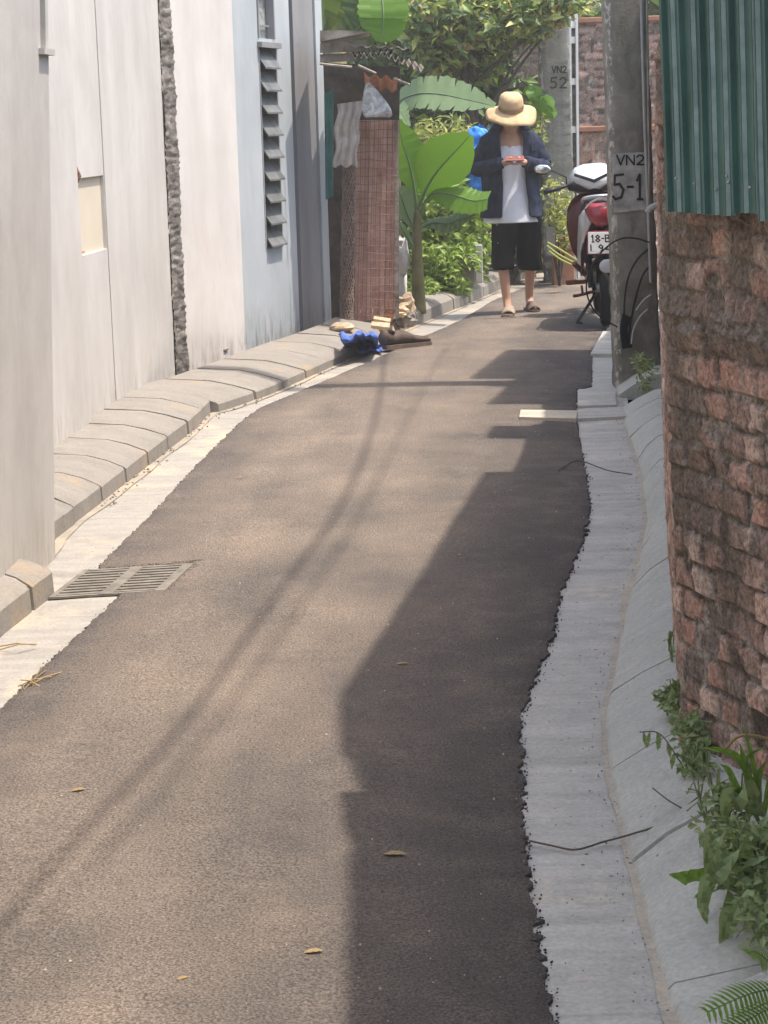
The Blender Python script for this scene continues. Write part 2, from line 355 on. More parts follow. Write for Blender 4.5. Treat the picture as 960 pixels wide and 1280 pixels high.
# ------------------------------------------------------------------ ground, road, gutters, kerbs
b = MB(); b.quad((-150, -60, -.035), (150, -60, -.035), (150, 150, -.035), (-150, 150, -.035)); struct(b.build('ground', M['dirt']))
def yline(pts, z=0.0, pre=(), post=()):
    q = [tuple(p) for p in pre]+[(G(x, y, z).x, G(x, y, z).y) for x, y in pts]+[tuple(p) for p in post]
    q.sort(key=lambda p: p[1]); X = np.array([p[0] for p in q]); Y = np.array([p[1] for p in q])
    return lambda t: float(np.interp(t, Y, X))
edgeL = yline([(0, 890), (60, 832), (100, 795), (150, 748), (124, 710), (185, 650), (240, 590), (300, 530), (325, 512), (400, 480), (470, 450), (530, 422), (575, 402), (620, 375), (690, 347), (745, 325)], pre=[(-1.15, 2), (-1.3, -3)], post=[(4.5, 27)])
edgeR = yline([(690, 1280), (668, 1150), (655, 1050), (650, 900), (665, 860), (690, 800), (700, 745), (728, 680), (737, 640), (733, 600), (720, 525), (721, 488), (739, 484), (741, 440), (757, 413), (770, 400)], pre=[(.30, 2), (.3, -3)], post=[(2.4, 17), (6.5, 26)])
footL = yline([(0, 797), (30, 772), (66, 745)], pre=[(-1.35, 2), (-1.5, -3)], post=[])
footL2 = yline([(68, 676), (120, 636), (180, 588), (235, 545), (264, 517), (275, 516), (300, 508), (340, 493), (400, 466), (440, 448), (480, 424), (500, 416), (560, 391), (620, 365), (690, 333), (745, 314)], pre=[(-1.15, 5)], post=[(4.2, 27.5)])
innL = yline([(9, 705), (0, 714)], .13, pre=[(-1.9, 2), (-1.9, -3)])
innL2 = yline([(70, 597), (120, 560), (170, 520), (220, 484), (240, 478), (260, 474), (310, 457), (375, 431), (415, 418), (490, 394), (590, 352), (620, 338), (690, 313), (740, 300)], .13, pre=[(-1.65, 5)], post=[(3.9, 28)])
footR = yline([(845, 1280), (820, 1200), (790, 1080), (765, 980), (755, 900), (768, 850), (780, 770), (797, 705), (809, 650), (800, 590), (780, 525), (771, 505)], pre=[(.60, 2), (.6, -3)], post=[(1.75, 15), (2.7, 18), (6.6, 25)])
innR = yline([(955, 1170), (893, 1050), (858, 930), (842, 800), (837, 700), (824, 560), (820, 490)], .13, pre=[(1.0, 3.2), (1.05, 2), (1.05, -3)], post=[(1.95, 15)])

def jag(Y, s): return .010*fl(Y*9, s)+.010*fl(Y*27, s)+.012*fl(Y*70, s+3)
Ys = list(np.arange(-3, 12, .012))+list(np.arange(12, 27, .05)); NX = 60
GQ = [G(60, 747, .011), G(206, 738, .011), G(240, 704, .011), G(108, 712, .011)]
def in_grate(x, Y, m=.008):
    return all((GQ[(i+1) % 4].x-GQ[i].x)*(Y-GQ[i].y)-(GQ[(i+1) % 4].y-GQ[i].y)*(x-GQ[i].x) > -m*(GQ[(i+1) % 4]-GQ[i]).length for i in range(4))
b = MB(); vs = []; ed = []
for Y in Ys:
    xl = edgeL(Y)+jag(Y, 1); xr = edgeR(Y)+jag(Y, 7)*(1.5 if Y < 8 else .8)
    for k in range(NX+1):
        t = k/NX; x = xl+(xr-xl)*t
        vs.append((x, Y, .001 if in_grate(x, Y) else .014+.010*math.sin(math.pi*t)+.003*fl(x*2, Y*2)-(.005 if k in (0, NX) else 0)))
        dl = (x-xl); dr = (xr-x); ed.append(max(0, 1-dl/.26)*.9 if dl < dr else max(0, 1-dr/.75)**.8*.95)
fs = []
for i in range(len(Ys)-1):
    for k in range(NX):
        a = i*(NX+1)+k; fs.append((a, a+1, a+NX+2, a+NX+1))
n0 = len(vs)
for i in range(len(Ys)):
    for k in (0, NX): vv = vs[i*(NX+1)+k]; vs.append((vv[0], vv[1], -.01)); ed.append(1)
for i in range(len(Ys)-1):
    a = i*(NX+1); fs.append((a, a+NX+1, n0+2*i+2, n0+2*i)); a += NX; fs.append((a+NX+1, a, n0+2*i+1, n0+2*i+3))
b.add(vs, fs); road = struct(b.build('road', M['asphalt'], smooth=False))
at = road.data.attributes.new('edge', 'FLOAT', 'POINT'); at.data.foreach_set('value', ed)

def ribbon(name, fa, fb, z, y0, y1, mat, st=.08, nx=6, und=.004):
    b = MB(); Yq = np.arange(y0, y1, st); v = []; f = []
    for Y in Yq:
        for k in range(nx+1):
            x = fa(Y)+(fb(Y)-fa(Y))*k/nx; v.append((x, Y, z+und*fl(x*5, Y*4)))
    for i in range(len(Yq)-1):
        for k in range(nx): a = i*(nx+1)+k; f.append((a, a+1, a+nx+2, a+nx+1))
    b.add(v, f); return struct(b.build(name, mat, smooth=True))
ribbon('gutter', lambda Y: (footL(Y) if Y < 6.3 else (footL2(Y) if Y > 7.2 else footL(6.3)+(footL2(7.2)-footL(6.3))*(Y-6.3)/.9))-.14, lambda Y: edgeL(Y)+.20, 0, -3, 27, M['gutterl'])
ribbon('gutter', lambda Y: edgeR(Y)-.20, lambda Y: footR(Y)+.06, 0, -3, 18, M['gutter'])
ribbon('dust_strip', lambda Y: footR(Y)-.014-.012*fl(Y*3, 5), lambda Y: footR(Y)+.03, .0045, -3, 11, M['mortar'], .05, 2, .001)
ribbon('dust_strip', lambda Y: footL2(Y)-.02, lambda Y: footL2(Y)+.035+.02*fl(Y*2, 9), .0045, 6.85, 20, M['mortarl'], .05, 2, .001)

def kerb(name, foot, inn, y0, y1, mat, hf, hi, L=.46, over=.25, side=1, gap=.024):
    b = MB(); Y = y0; k = 0
    while Y < y1:
        l = L*(.93+.12*random.random()); a0, a1 = Y, min(Y+l-gap, y1); dz = random.uniform(-.001, .003); dx = random.uniform(-.004, .004); tl = random.uniform(-.003, .003)
        nseg = 5; rows = []
        for i in range(nseg+1):
            y = a0+(a1-a0)*i/nseg; f = foot(y); w = inn(y); e = tl*(i/nseg-.5); sg = 1 if w > f else -1
            wo = w+sg*over
            hw = hi+(hi-hf)*over/max(.08, abs(w-f))*.25
            prof = [(f+dx, -.01), (f+dx+sg*.004, hf-.010), (f+dx+sg*.014, hf), ((f+w)/2, (hf+hi)/2+.003), (w, hi), (wo, hw)]
            rows.append([Vector((px, y, (pz+dz+e if pz > 0 else pz)+.002*fl(px*8, y*8, k))) for px, pz in prof])
        b.loft(rows, closed=False)
        for r in (rows[0], rows[-1]):
            b.add(r+[Vector((r[-1].x, r[-1].y, -.01))], [tuple(range(len(r)+1))])
        Y += l; k += 1
    b.cur = 1; rows = []
    for y in np.arange(y0, y1, .1):
        f = foot(y); w = inn(y); sg = 1 if w > f else -1
        rows.append([Vector((f+sg*.008, y, -.01)), Vector((f+sg*.018, y, hf-.0048)), Vector(((f+w)/2, y, (hf+hi)/2-.002)), Vector((w, y, hi-.0048)), Vector((w+sg*over, y, hi))])
    b.loft(rows, closed=False)
    o = b.build(name, [mat, M['mortar'] if mat is M['kerbr'] else M['mortarl']]); shade(o, 35); return struct(o)
yj = G(66, 745).y
kerb('kerb', footL, innL, -1, yj+.02, M['kerb'], .085, .13, side=-1)
y2 = G(68, 676).y-.6
YS = G(477, 425).y
kerb('kerb', footL2, innL2, y2, G(264, 517).y, M['kerb'], .075, .13)
kerb('kerb', footL2, innL2, G(274, 516).y, YS, M['kerb'], .055, .12)
kerb('kerb', footL2, innL2, G(492, 418).y, 27, M['kerb'], .10, .14, .6)
kerb('kerb', footR, innR, -1, G(775, 514).y, M['kerbr'], .018, .105, .62, gap=.010)
kerb('kerb', footR, innR, G(772, 498).y, 14.5, M['kerbr'], .018, .12, .62)
# low mortar fillet where the left kerb jogs
b = MB(); p = G(266, 507); b.sphere((p.x+.01, p.y, .015), (.07, .2, .05), jit=.4); struct(b.build('mortar_fillet', M['mortarl'], smooth=True))

# cross channel cover on the road and slab by the pole
def groundbox(name, c4, z0, z1, mat, parent=None, bev=False):
    b = MB(); q = [G(x, y, z1) for x, y in c4]
    b.add([Vector((p.x, p.y, z0)) for p in q]+q, [(3, 2, 1, 0), (4, 5, 6, 7), (0, 1, 5, 4), (1, 2, 6, 5), (2, 3, 7, 6), (3, 0, 4, 7)])
    return b.build(name, mat, parent)
struct(groundbox('channel_cover', [(649, 521), (720, 523), (722, 513), (651, 512)], -.01, .034, M['mortar']))
struct(groundbox('channel_cover', [(721, 523), (784, 520), (782, 508), (723, 511)], -.01, .018, M['gutter']))
struct(groundbox('gutter_slab', [(722, 507), (771, 506), (768, 486), (723, 486)], -.01, .022, M['gutter']))
struct(groundbox('gutter_slab', [(738, 442), (775, 442), (775, 414), (754, 414)], -.01, .024, M['gutter']))

# drain grate
gc = GQ
O = gc[0]; ux = (gc[1]-gc[0]); uy = ((gc[3]-gc[0])+(gc[2]-gc[1]))/2
root = thing('drain_grate', 'dusty metal drain grate with two slotted panels at the left road edge', 'drain grate', ((gc[0]+gc[2])/2)*1)
def gp(u, v, z): p = O+ux*u+uy*v; return Vector((p.x, p.y, z))
def gbar(b, u0, u1, v0, v1, z0, z1):
    q = [gp(u0, v0, 0), gp(u1, v0, 0), gp(u1, v1, 0), gp(u0, v1, 0)]
    b.add([Vector((p.x, p.y, z)) for z in (z0, z1) for p in q], [(3, 2, 1, 0), (4, 5, 6, 7), (0, 1, 5, 4), (1, 2, 6, 5), (2, 3, 7, 6), (3, 0, 4, 7)])
b = MB(); gbar(b, 0, 1, 0, 1, -.003, .0045); b.build('pit', M['dark'], root)
b = MB(); zt = .012
for u0, u1 in ((0, .05), (.43, .545), (.905, 1)): gbar(b, u0, u1, 0, 1, -.004, zt)
for v0, v1 in ((0, .045), (.955, 1)): gbar(b, .05, .43, v0, v1, -.004, zt-.001); gbar(b, .545, .905, v0, v1, -.004, zt-.001)
b.build('frame', M['metal'], root)
for u0, u1 in ((.05, .43), (.545, .905)):
    b = MB()
    for k in range(9):
        v = .045+.91*(k+.5)/9; gbar(b, u0, u1, v-.028, v+.028, .005, zt-.0015)
    b.build('slotted_panel', M['metal'], root)

# ------------------------------------------------------------------ left houses
def hpt(P0, P1, s, z, d=0.0):
    t = Vector((P1[0]-P0[0], P1[1]-P0[1], 0)).normalized(); n = Vector((t.y, -t.x, 0))
    return Vector((P0[0], P0[1], 0))+t*s+n*d+Vector((0, 0, z))     # n points to the lane
def facade(name, P0, P1, z0, z1, mat, parent, holes=(), thick=.22, nz=1):
    """wall slab with real openings (s0,s1,z0,z1,depth,backmat index or None)"""
    L = (Vector(P1[:2])-Vector(P0[:2])).length; b = MB()
    ss = sorted({0, L, *[q for h in holes for q in h[:2]]}); zz = sorted({z0, z1, *[q for h in holes for q in h[2:4]]})
    for i in range(len(ss)-1):
        for k in range(len(zz)-1):
            sm, zm = (ss[i]+ss[i+1])/2, (zz[k]+zz[k+1])/2
            if any(h[0] < sm < h[1] and h[2] < zm < h[3] for h in holes): continue
            b.quad(*[hpt(P0, P1, s, z) for s, z in ((ss[i], zz[k]), (ss[i+1], zz[k]), (ss[i+1], zz[k+1]), (ss[i], zz[k+1]))])
    for h in holes:
        s0, s1, a, c, d = h[:5]; f = lambda s, z, dd: hpt(P0, P1, s, z, -dd)
        b.quad(f(s0, a, 0), f(s1, a, 0), f(s1, a, d), f(s0, a, d)); b.quad(f(s0, c, 0), f(s0, c, d), f(s1, c, d), f(s1, c, 0))
        b.quad(f(s0, a, 0), f(s0, a, d), f(s0, c, d), f(s0, c, 0)); b.quad(f(s1, a, 0), f(s1, c, 0), f(s1, c, d), f(s1, a, d))
        if len(h) > 5: b.cur = h[5]; b.quad(f(s0, a, d), f(s1, a, d), f(s1, c, d), f(s0, c, d)); b.cur = 0
    f = lambda s, z, dd: hpt(P0, P1, s, z, -dd)
    b.quad(f(0, z0, 0), f(0, z1, 0), f(0, z1, thick), f(0, z0, thick)); b.quad(f(L, z0, 0), f(L, z0, thick), f(L, z1, thick), f(L, z1, 0))
    b.quad(f(0, z1, 0), f(L, z1, 0), f(L, z1, thick), f(0, z1, thick)); b.quad(f(0, z0, thick), f(0, z1, thick), f(L, z1, thick), f(L, z0, thick))
    return b.build(name, mat, parent)
def hbox(b, P0, P1, s0, s1, z0, z1, d0, d1):
    q = [hpt(P0, P1, s, z, d) for z in (z0, z1) for s, d in ((s0, d0), (s1, d0), (s1, d1), (s0, d1))]
    b.add(q, [(0, 1, 2, 3), (7, 6, 5, 4), (4, 5, 1, 0), (5, 6, 2, 1), (6, 7, 3, 2), (7, 4, 0, 3)])
HT = 3.6
# house 1: nearest grey wall
A = G(69, 698, 0); B_ = G(52, 716, 0); dv = (B_-A); dv.z = 0; dv.normalize(); P1 = A; P0 = A+dv*7.5
P0 = (P0.x, P0.y); P1 = (P1.x, P1.y)
h1 = thing('rendered_house', 'nearest grey rendered house wall with a narrow slit window, at the left', 'house', (P1[0]-1, P1[1]-2, 0))
sa = onp(17, 10, P0, P1)[0]; sb = onp(24, 10, P0, P1)[0]; zb = onp(50, 66, P0, P1)[1]
L1 = (Vector(P1)-Vector(P0)).length
facade('wall', P0, P1, -.03, HT, [M['wall1'], M['rough']], h1, [(sa, sb, zb, zb+1.0, .07, 1)], .22)
b = MB(); hbox(b, P0, P1, sa-.03, sb+.06, zb-.02, zb, .001, .02); b.build('sill', M['wall1'], h1)
b = MB(); b.box((P1[0]-2.3, P1[1]-3.7, HT/2), (4, 7, HT)); b.build('rear_block', M['wall1'], h1)
for o_ in list(h1.children):
    if o_.name.startswith('rear'): continue
    for v_ in o_.data.vertices: v_.co.x += .046*v_.co.z      # the old wall leans out a little
# house 2: white wall with a shallow bay and a cream niche
Q0 = G(70, 592, 0); Q1 = G(221, 482, 0); d2 = (Q0-Q1); d2.z = 0; d2.normalize(); P0 = Q1+d2*6; P1 = Q1
P0 = (P0.x, P0.y); P1 = (P1.x, P1.y); W2 = (P0, P1)
h2 = thing('white_house', 'white rendered house wall with a cream lit niche and a shallow pier', 'house', (P1[0]-1, P1[1]-1.5, 0))
s1, za = onp(96, 322, P0, P1); s2, zc = onp(129, 219, P0, P1); s2b, za2 = onp(129, 322, P0, P1)
sP0 = onp(60, 400, P0, P1)[0]
facade('wall', P0, P1, -.03, HT, [M['wall2'], M['cream']], h2, [(s1, s2, za, zc, .018, 1)], .22)
b = MB(); hbox(b, P0, P1, sP0-1.5, s1-.02, -.03, HT, .001, .03); pr = b.build('pier', M['wall2'], h2)
b = MB(); hbox(b, P0, P1, s2+.01, s2+.05, -.03, HT, .001, .005); b.build('pier', M['wall2'], h2)
b = MB(); hbox(b, P0, P1, s1, s1+.16, za+.012, za+.022, -.016, .004); b.build('ledge', M['tile'], h2)
b = MB(); p = hpt(P0, P1, s1+.02, zc+.02, .004); b.sphere(p, (.03, .03, .045), jit=.6); b.build('iron_stub', M['rust'], h2)
b = MB(); b.box((P1[0]-2.9, P1[1]-3.2, HT/2), (4, 5.6, HT)); b.build('rear_block', M['wall2'], h2)
# house 3: whitewashed pier then pale blue facade
C0 = G(233, 478, 0); C1 = G(308, 456, 0); C2 = G(373, 431, 0); C3 = G(415, 417, 0)
c0, c1, c2, c3 = [(p.x, p.y) for p in (C0, C1, C2, C3)]
h3 = thing('painted_house', 'pale blue and whitewashed house with louvred window and grey post, in the middle at left', 'house', (C1.x-1, C1.y, 0))
ov = facade('wall', c0, c1, -.03, HT, [M['wall3'], M['rough']], h3, (), .3)
wl = onp(329, 314, c1, c3); wr = onp(352, 312, c1, c3); wt = onp(332, 60, c1, c3)
zb, zt2 = wl[1]+.01, wt[1]
p2 = onp(321, 51, c1, c3); su0 = onp(322, 30, c1, c3)[0]; su1 = onp(341, 30, c1, c3)[0]
pd = onp(371, 300, c1, c3)[0]; pe = onp(403, 300, c1, c3)[0]; pg = onp(378, 300, c1, c3)[0]; L3 = (Vector(c3)-Vector(c1)).length
s0w = onp(328, 200, c1, c3)[0]; s1w = onp(350, 200, c1, c3)[0]
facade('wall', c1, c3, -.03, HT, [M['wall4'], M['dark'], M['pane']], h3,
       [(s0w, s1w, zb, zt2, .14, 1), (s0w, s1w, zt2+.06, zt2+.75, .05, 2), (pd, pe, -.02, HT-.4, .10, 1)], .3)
win = MB(); hbox(win, c1, c3, s0w-.02, s1w+.02, zt2, zt2+.035, -.05, .035); hbox(win, c1, c3, s0w, s0w+.018, zb, zt2, -.12, .004); hbox(win, c1, c3, s1w-.018, s1w, zb, zt2, -.12, .004)
wf = win.build('louvre_window', M['greyp'], h3)
n = 9; hh = (zt2-zb)/n
for i in range(n):
    b = MB(); z = zb+hh*i; th = .012
    f = lambda s, zz, d: hpt(c1, c3, s, zz, d)
    a0, a1 = s0w+.02, s1w-.02
    q = [f(a0, z+.008, .040), f(a1, z+.008, .040), f(a1, z+hh*.92, -.045), f(a0, z+hh*.92, -.045)]
    up = Vector((0, 0, th)); b.add(q+[p+up for p in q], [(3, 2, 1, 0), (4, 5, 6, 7), (0, 1, 5, 4), (1, 2, 6, 5), (2, 3, 7, 6), (3, 0, 4, 7)])
    b.build('slat', M['slat'], wf)
b = MB(); hbox(b, c1, c3, s0w, s0w+.02, zt2+.06, zt2+.75, -.045, .01); hbox(b, c1, c3, s1w-.05, s1w-.03, zt2+.06, zt2+.75, -.045, .01)
for k in range(3): hbox(b, c1, c3, s0w+.02, s1w-.05, zt2+.14+.2*k, zt2+.15+.2*k, -.04, -.02)
b.build('window_frame', M['greyp'], h3)
b = MB(); hbox(b, c1, c3, pg, pe-.01, -.02, HT-.41, -.095, -.015); b.build('post', M['greyp'], h3)
b = MB(); sq = onp(282, 440, c0, c1); hbox(b, c0, c1, sq[0]-.03, sq[0]+.03, .13, sq[1]+.02, .001, .010); b.build('bracket', M['rough'], h3)
b = MB(); b.box((C1.x-2.3, C1.y+.9, HT/2), (3.4, 4.2, HT)); b.build('rear_block', M['wall4'], h3)
# rough mortar seam between house 2 and house 3
q0, q1 = Vector((*W2[1], 0)), Vector((*c0, 0))
b = MB(); rows = []
for i in range(420):
    z = -.03+(HT+.03)*i/419
    rows.append([q0+(q1-q0)*t+Vector((-.03*math.sin(math.pi*t)+.014*fl(t*6, z*5)+.008*fl(t*9, z*31)+.008*fl(t*12, z*70), -.02+.010*fl(t*5, z*8, 4)+.012*fl(t*9, z*33, 7), z)) for t in [k/9 for k in range(-1, 11)]])
b.loft(rows, closed=False); tag(b.build('mortar_seam', M['rough'], smooth=True), 'dark rough mortar seam running up between two white house walls', 'wall seam')

# ------------------------------------------------------------------ right brick wall with its sheets
W0 = [(1.00, -3.0), (.98, 3.0), (G(960, 995, .1).x, G(960, 995, .1).y), (G(851, 925, .1).x, G(851, 925, .1).y), (G(838, 700, .1).x, G(838, 700, .1).y), (G(822, 485, .1).x+.03, G(822, 485, .1).y), (2.3, 14.2)]
def wallx(Y):
    return float(np.interp(Y, [p[1] for p in W0], [p[0] for p in W0]))
# measured edge of the lane's shade -> height of what casts it
shp = [(430, 1280), (423, 1000), (418, 873), (442, 836), (488, 768), (520, 722), (560, 655), (603, 590), (652, 583), (672, 548), (612, 546), (606, 533), (692, 531), (690, 505), (628, 502), (622, 474), (606, 472), (612, 438), (750, 436), (757, 415)]
prof = []
shd = [shp[0]]
for p_, q_ in zip(shp, shp[1:]):
    shd += [(p_[0]+(q_[0]-p_[0])*k/12, p_[1]+(q_[1]-p_[1])*k/12) for k in range(1, 13)]
for x, y in shd:
    g = G(x, y, .02); Yc = g.y
    for _ in range(6):
        near = Yc < W0[3][1]-.10; k_ = math.tan(EL)/math.cos(AZ)
        z_ = (wallx(Yc)-.045-g.x)*k_/(1+.038*k_) if near else (wallx(Yc)+.045-g.x)*k_
        Yc = g.y-math.sin(AZ)*z_*COT
    prof.append((Yc, max(1.0, z_)))
prof.insert(0, (-3, prof[0][1]))
pY = np.array([p[0] for p in prof]); pZ = np.array([p[1] for p in prof])
# keep increasing
for i in range(1, len(pY)): pY[i] = max(pY[i], pY[i-1]+.004)
def topz(Y): return float(np.interp(Y, pY, pZ))

def brick_wall(name, path, z0, ztop, mat, parent=None, step=.011, course=.088, bl=.105, depth=.011, lean=0.0, thick=.11, flip=1, ledge=False, origin=None, eroded=False):
    """one upright relief surface following a ground path; bm/br attributes tell brick from mortar"""
    P = [Vector((p[0], p[1], 0)) for p in path]; seg = [0]
    for i in range(len(P)-1): seg.append(seg[-1]+(P[i+1]-P[i]).length)
    L = seg[-1]; ns = max(2, int(L/step)); V = []; bm_, br_ = [], []; ztm = max(ztop(s) if callable(ztop) else ztop for s in np.linspace(0, L, 60)) ; nz = int((ztm-z0)/step)
    for i in range(ns+1):
        s = L*i/ns; k = min(len(P)-2, int(np.searchsorted(seg, s, 'right'))-1); k = max(0, k)
        t = (P[k+1]-P[k]).normalized(); p = P[k]+t*(s-seg[k]); n = Vector((-t.y, t.x, 0))*flip
        zt = ztop(s) if callable(ztop) else ztop
        for j in range(nz+1):
            z = z0+(zt-z0)*j/nz
            wz = z+.012*fl(s*5, z*4, 1)+.007*fl(s*24, z*20, 4); ws = s+.022*fl(s*7, z*5, 8)+.010*fl(s*30, z*17, 2)
            if eroded:
                c = math.floor(ws/.082); fz = ws/.082-c; length = .115; off = ((c*.618) % 1)*length+.02*math.sin(c*5); q = math.floor((wz+off)/length); fs_ = (wz+off)/length-q
                dm = min(min(fz, 1-fz)*.082, min(fs_, 1-fs_)*length)
            else:
                c = math.floor(wz/course); fz = wz/course-c
                length = bl*(1 if c % 2 or ledge else .62); off = (c*(.5 if ledge else .37)+.13*math.sin(c*9) % 1)*length; q = math.floor((ws+off)/length); fs_ = (ws+off)/length-q
                dm = min(min(fz, 1-fz)*course, min(fs_, 1-fs_)*length)
            jw = .007+.007*fl(s*9, z*9, 3); msk = min(1, max(0, (dm-jw)/.005+.5))
            h = hash((int(c), int(q))) % 1009/1009; er = fl(s*10, z*10, 11)
            if er > .28: msk *= max(0, 1-(er-.28)*7)
            d = msk*(depth*(.5+h))+.004*fl(s*26, z*12, 6)+.004*fl(s*62, z*25, 9)+.004*fl(s*95, z*60, 2)-.008-(.05*max(0, -er-.30) if er < -.30 else 0)
            if ledge:
                g = math.exp(-((z-1.06+.05*fl(s*3, 1)+.02*(s-ledge))/.035)**2)*max(0, .7+fl(s*9, z*5)); d += .022*g*(1+fl(s*25, z*25)); msk *= 1-min(1, g*1.2)
                if z > 1.08: d += .012*abs(fl(s*16, z*1.2, 3)) 
            V.append(p+n*(d+lean*(z-z0))+Vector((0, 0, z))); bm_.append(msk); br_.append(h)
    Fq = [(i*(nz+1)+j, (i+1)*(nz+1)+j, (i+1)*(nz+1)+j+1, i*(nz+1)+j+1) for i in range(ns) for j in range(nz)]
    b = MB(); b.add(V, Fq); nf = len(V)
    # back and top
    back = []
    for i in range(ns+1):
        lo = Vector(V[i*(nz+1)]); hi = Vector(V[i*(nz+1)+nz]); s = L*i/ns; k = max(0, min(len(P)-2, int(np.searchsorted(seg, s, 'right'))-1)); t = (P[k+1]-P[k]).normalized(); n = Vector((-t.y, t.x, 0))*flip
        back += [lo-n*thick, hi-n*thick]
    b.add(back, [(2*i+1, 2*i+3, 2*i+2, 2*i) for i in range(ns)]); o0 = nf
    b.f += [(i*(nz+1)+nz, (i+1)*(nz+1)+nz, o0+2*(i+1)+1, o0+2*i+1) for i in range(ns)]; b.mi += [0]*ns
    for i in (0, ns): b.f.append((i*(nz+1), i*(nz+1)+nz, o0+2*i+1, o0+2*i)); b.mi.append(0)
    o = b.build(name, mat, parent, origin=origin)
    bm_ += [.5]*len(back); br_ += [.5]*len(back)
    for nm, dat in (('bm', bm_), ('br', br_)):
        a = o.data.attributes.new(nm, 'FLOAT', 'POINT'); a.data.foreach_set('value', dat)
    return o
LEAN = .038
yk = W0[3][1]
c_near = [W0[0], W0[1]]; c_face = [W0[1], W0[2], W0[3]]; c_back = [W0[3], W0[4], W0[5], W0[6]]
rw = thing('brick_wall', 'rough old red brick wall close at the right, above the weeds', 'brick wall', (W0[3][0], W0[3][1], 0))
WZ = 1.62
# one mesh: face seen + back run, fine where it is seen
faceL = (Vector(W0[2])-Vector(W0[1])).length+(Vector(W0[3])-Vector(W0[2])).length
pathA = [W0[1], W0[2], W0[3], (W0[3][0]+.01, W0[3][1]+.03)]
wa = brick_wall('wall_face', pathA, 0.0, WZ, M['brick'], rw, .0085, flip=1, lean=LEAN, ledge=faceL, course=.067, bl=.098, depth=.008)
LB = [0]
for i in range(3): LB.append(LB[-1]+(Vector(c_back[i+1])-Vector(c_back[i])).length)
def syY(s):
    return float(np.interp(s, LB, [p[1] for p in c_back]))
wb = brick_wall('wall_run', [(W0[3][0]+.012, W0[3][1]+.012)]+c_back[1:], 0.0, lambda s: max(.9, min(1.70, topz(syY(s))-.05)), M['brick'], rw, .03, lean=LEAN*.6)
b = MB(); b.box((1.06, 0, .9), (.10, 5.96, 1.8)); b.build('wall_near_run', M['brick'], rw)

def sheet(name, label, path, zb, zt, parent=None, pitch=.040, hgt=.010, lean=LEAN, off=.030, tilt=0.0, group='green corrugated sheets on the brick wall'):
    P = [Vector((p[0], p[1], 0)) for p in path]; seg = [0]
    for i in range(len(P)-1): seg.append(seg[-1]+(P[i+1]-P[i]).length)
    L = seg[-1]; pts = []; s = 0; k = 0
    pr = [(0, 0), (.60, 0), (.64, 1), (.84, 1), (.93, 0)]
    ss = []
    while s < L:
        for f, h in pr: 
            if s+f*pitch <= L: ss.append((s+f*pitch, h))
        s += pitch*(1 if k % 3 else 1.25); k += 1
    if ss[-1][0] < L-.003: ss.append((L, 0))
    b = MB(); lv = 10; cols = []
    for s, h in ss:
        k = max(0, min(len(P)-2, int(np.searchsorted(seg, s, 'right'))-1)); t = (P[k+1]-P[k]).normalized(); p = P[k]+t*(s-seg[k]); n = Vector((-t.y, t.x, 0))
        z0 = zb(s) if callable(zb) else zb; z1 = zt(p.y) if callable(zt) else zt; c = []
        for j in range(lv+1):
            z = z0+(z1-z0)*j/lv; c.append(p+n*(off+h*hgt+lean*z+.004*fl(s*3, z*2))+Vector((0, 0, z)))
        cols.append(c)
    for i in range(len(cols)-1):
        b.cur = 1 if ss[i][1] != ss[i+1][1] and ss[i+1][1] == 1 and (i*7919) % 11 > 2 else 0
        for j in range(lv): b.quad(cols[i][j], cols[i+1][j], cols[i+1][j+1], cols[i][j+1])
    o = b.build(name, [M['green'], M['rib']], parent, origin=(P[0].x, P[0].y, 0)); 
    md = o.modifiers.new('thickness', 'SOLIDIFY'); md.thickness = .0015
    return tag(o, label, 'metal sheet', group)
def lerp2(a, b, t): return (a[0]+(b[0]-a[0])*t, a[1]+(b[1]-a[1])*t)
FA, FB = W0[2], W0[3]
def zs(x, y):
    s, z = onp(x, y, FA, FB); return z
sA = onp(829, 200, FA, FB)[0]; LF = (Vector(FB)-Vector(FA)).length
dirF = (Vector(FB)-Vector(FA)).normalized(); offn = Vector((-dirF.y, dirF.x))*(LEAN*1.5+.04)
def fpt(x, y=200):   # position along the face plane shifted to the sheets' own plane
    a = (FA[0]+offn.x, FA[1]+offn.y); bb = (FB[0]+offn.x, FB[1]+offn.y); s, z = onp(x, y, a, bb); return (FA[0]+dirF.x*s, FA[1]+dirF.y*s), z
e829, z829 = fpt(833, 271); e917, z917 = fpt(921, 278); e918, z918 = fpt(912, 272); e956, z956 = fpt(957, 276); 
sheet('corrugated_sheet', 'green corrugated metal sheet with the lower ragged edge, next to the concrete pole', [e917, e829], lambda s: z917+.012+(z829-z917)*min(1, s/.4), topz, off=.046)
near_e = lerp2(W0[1], W0[2], .72)
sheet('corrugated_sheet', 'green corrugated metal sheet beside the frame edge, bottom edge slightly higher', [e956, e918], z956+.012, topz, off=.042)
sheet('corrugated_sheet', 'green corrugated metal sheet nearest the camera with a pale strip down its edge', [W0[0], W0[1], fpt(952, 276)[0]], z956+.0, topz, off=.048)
for o_ in [o for o in bpy.data.objects if o.name.startswith('corrugated_sheet')][:2]:
    vv = [v.co for v in o_.data.vertices]; zs_ = min(v.z for v in vv)
    for k in range(3):
        c_ = vv[(k*2+1)*len(vv)//7]; b = MB(); b.sphere(Vector((c_.x-.006, c_.y-.006, zs_+.05+.01*k)), (.0035, .0035, .0035), 8, 6); o3 = b.build('screw', M['steel']); o3.parent = o_
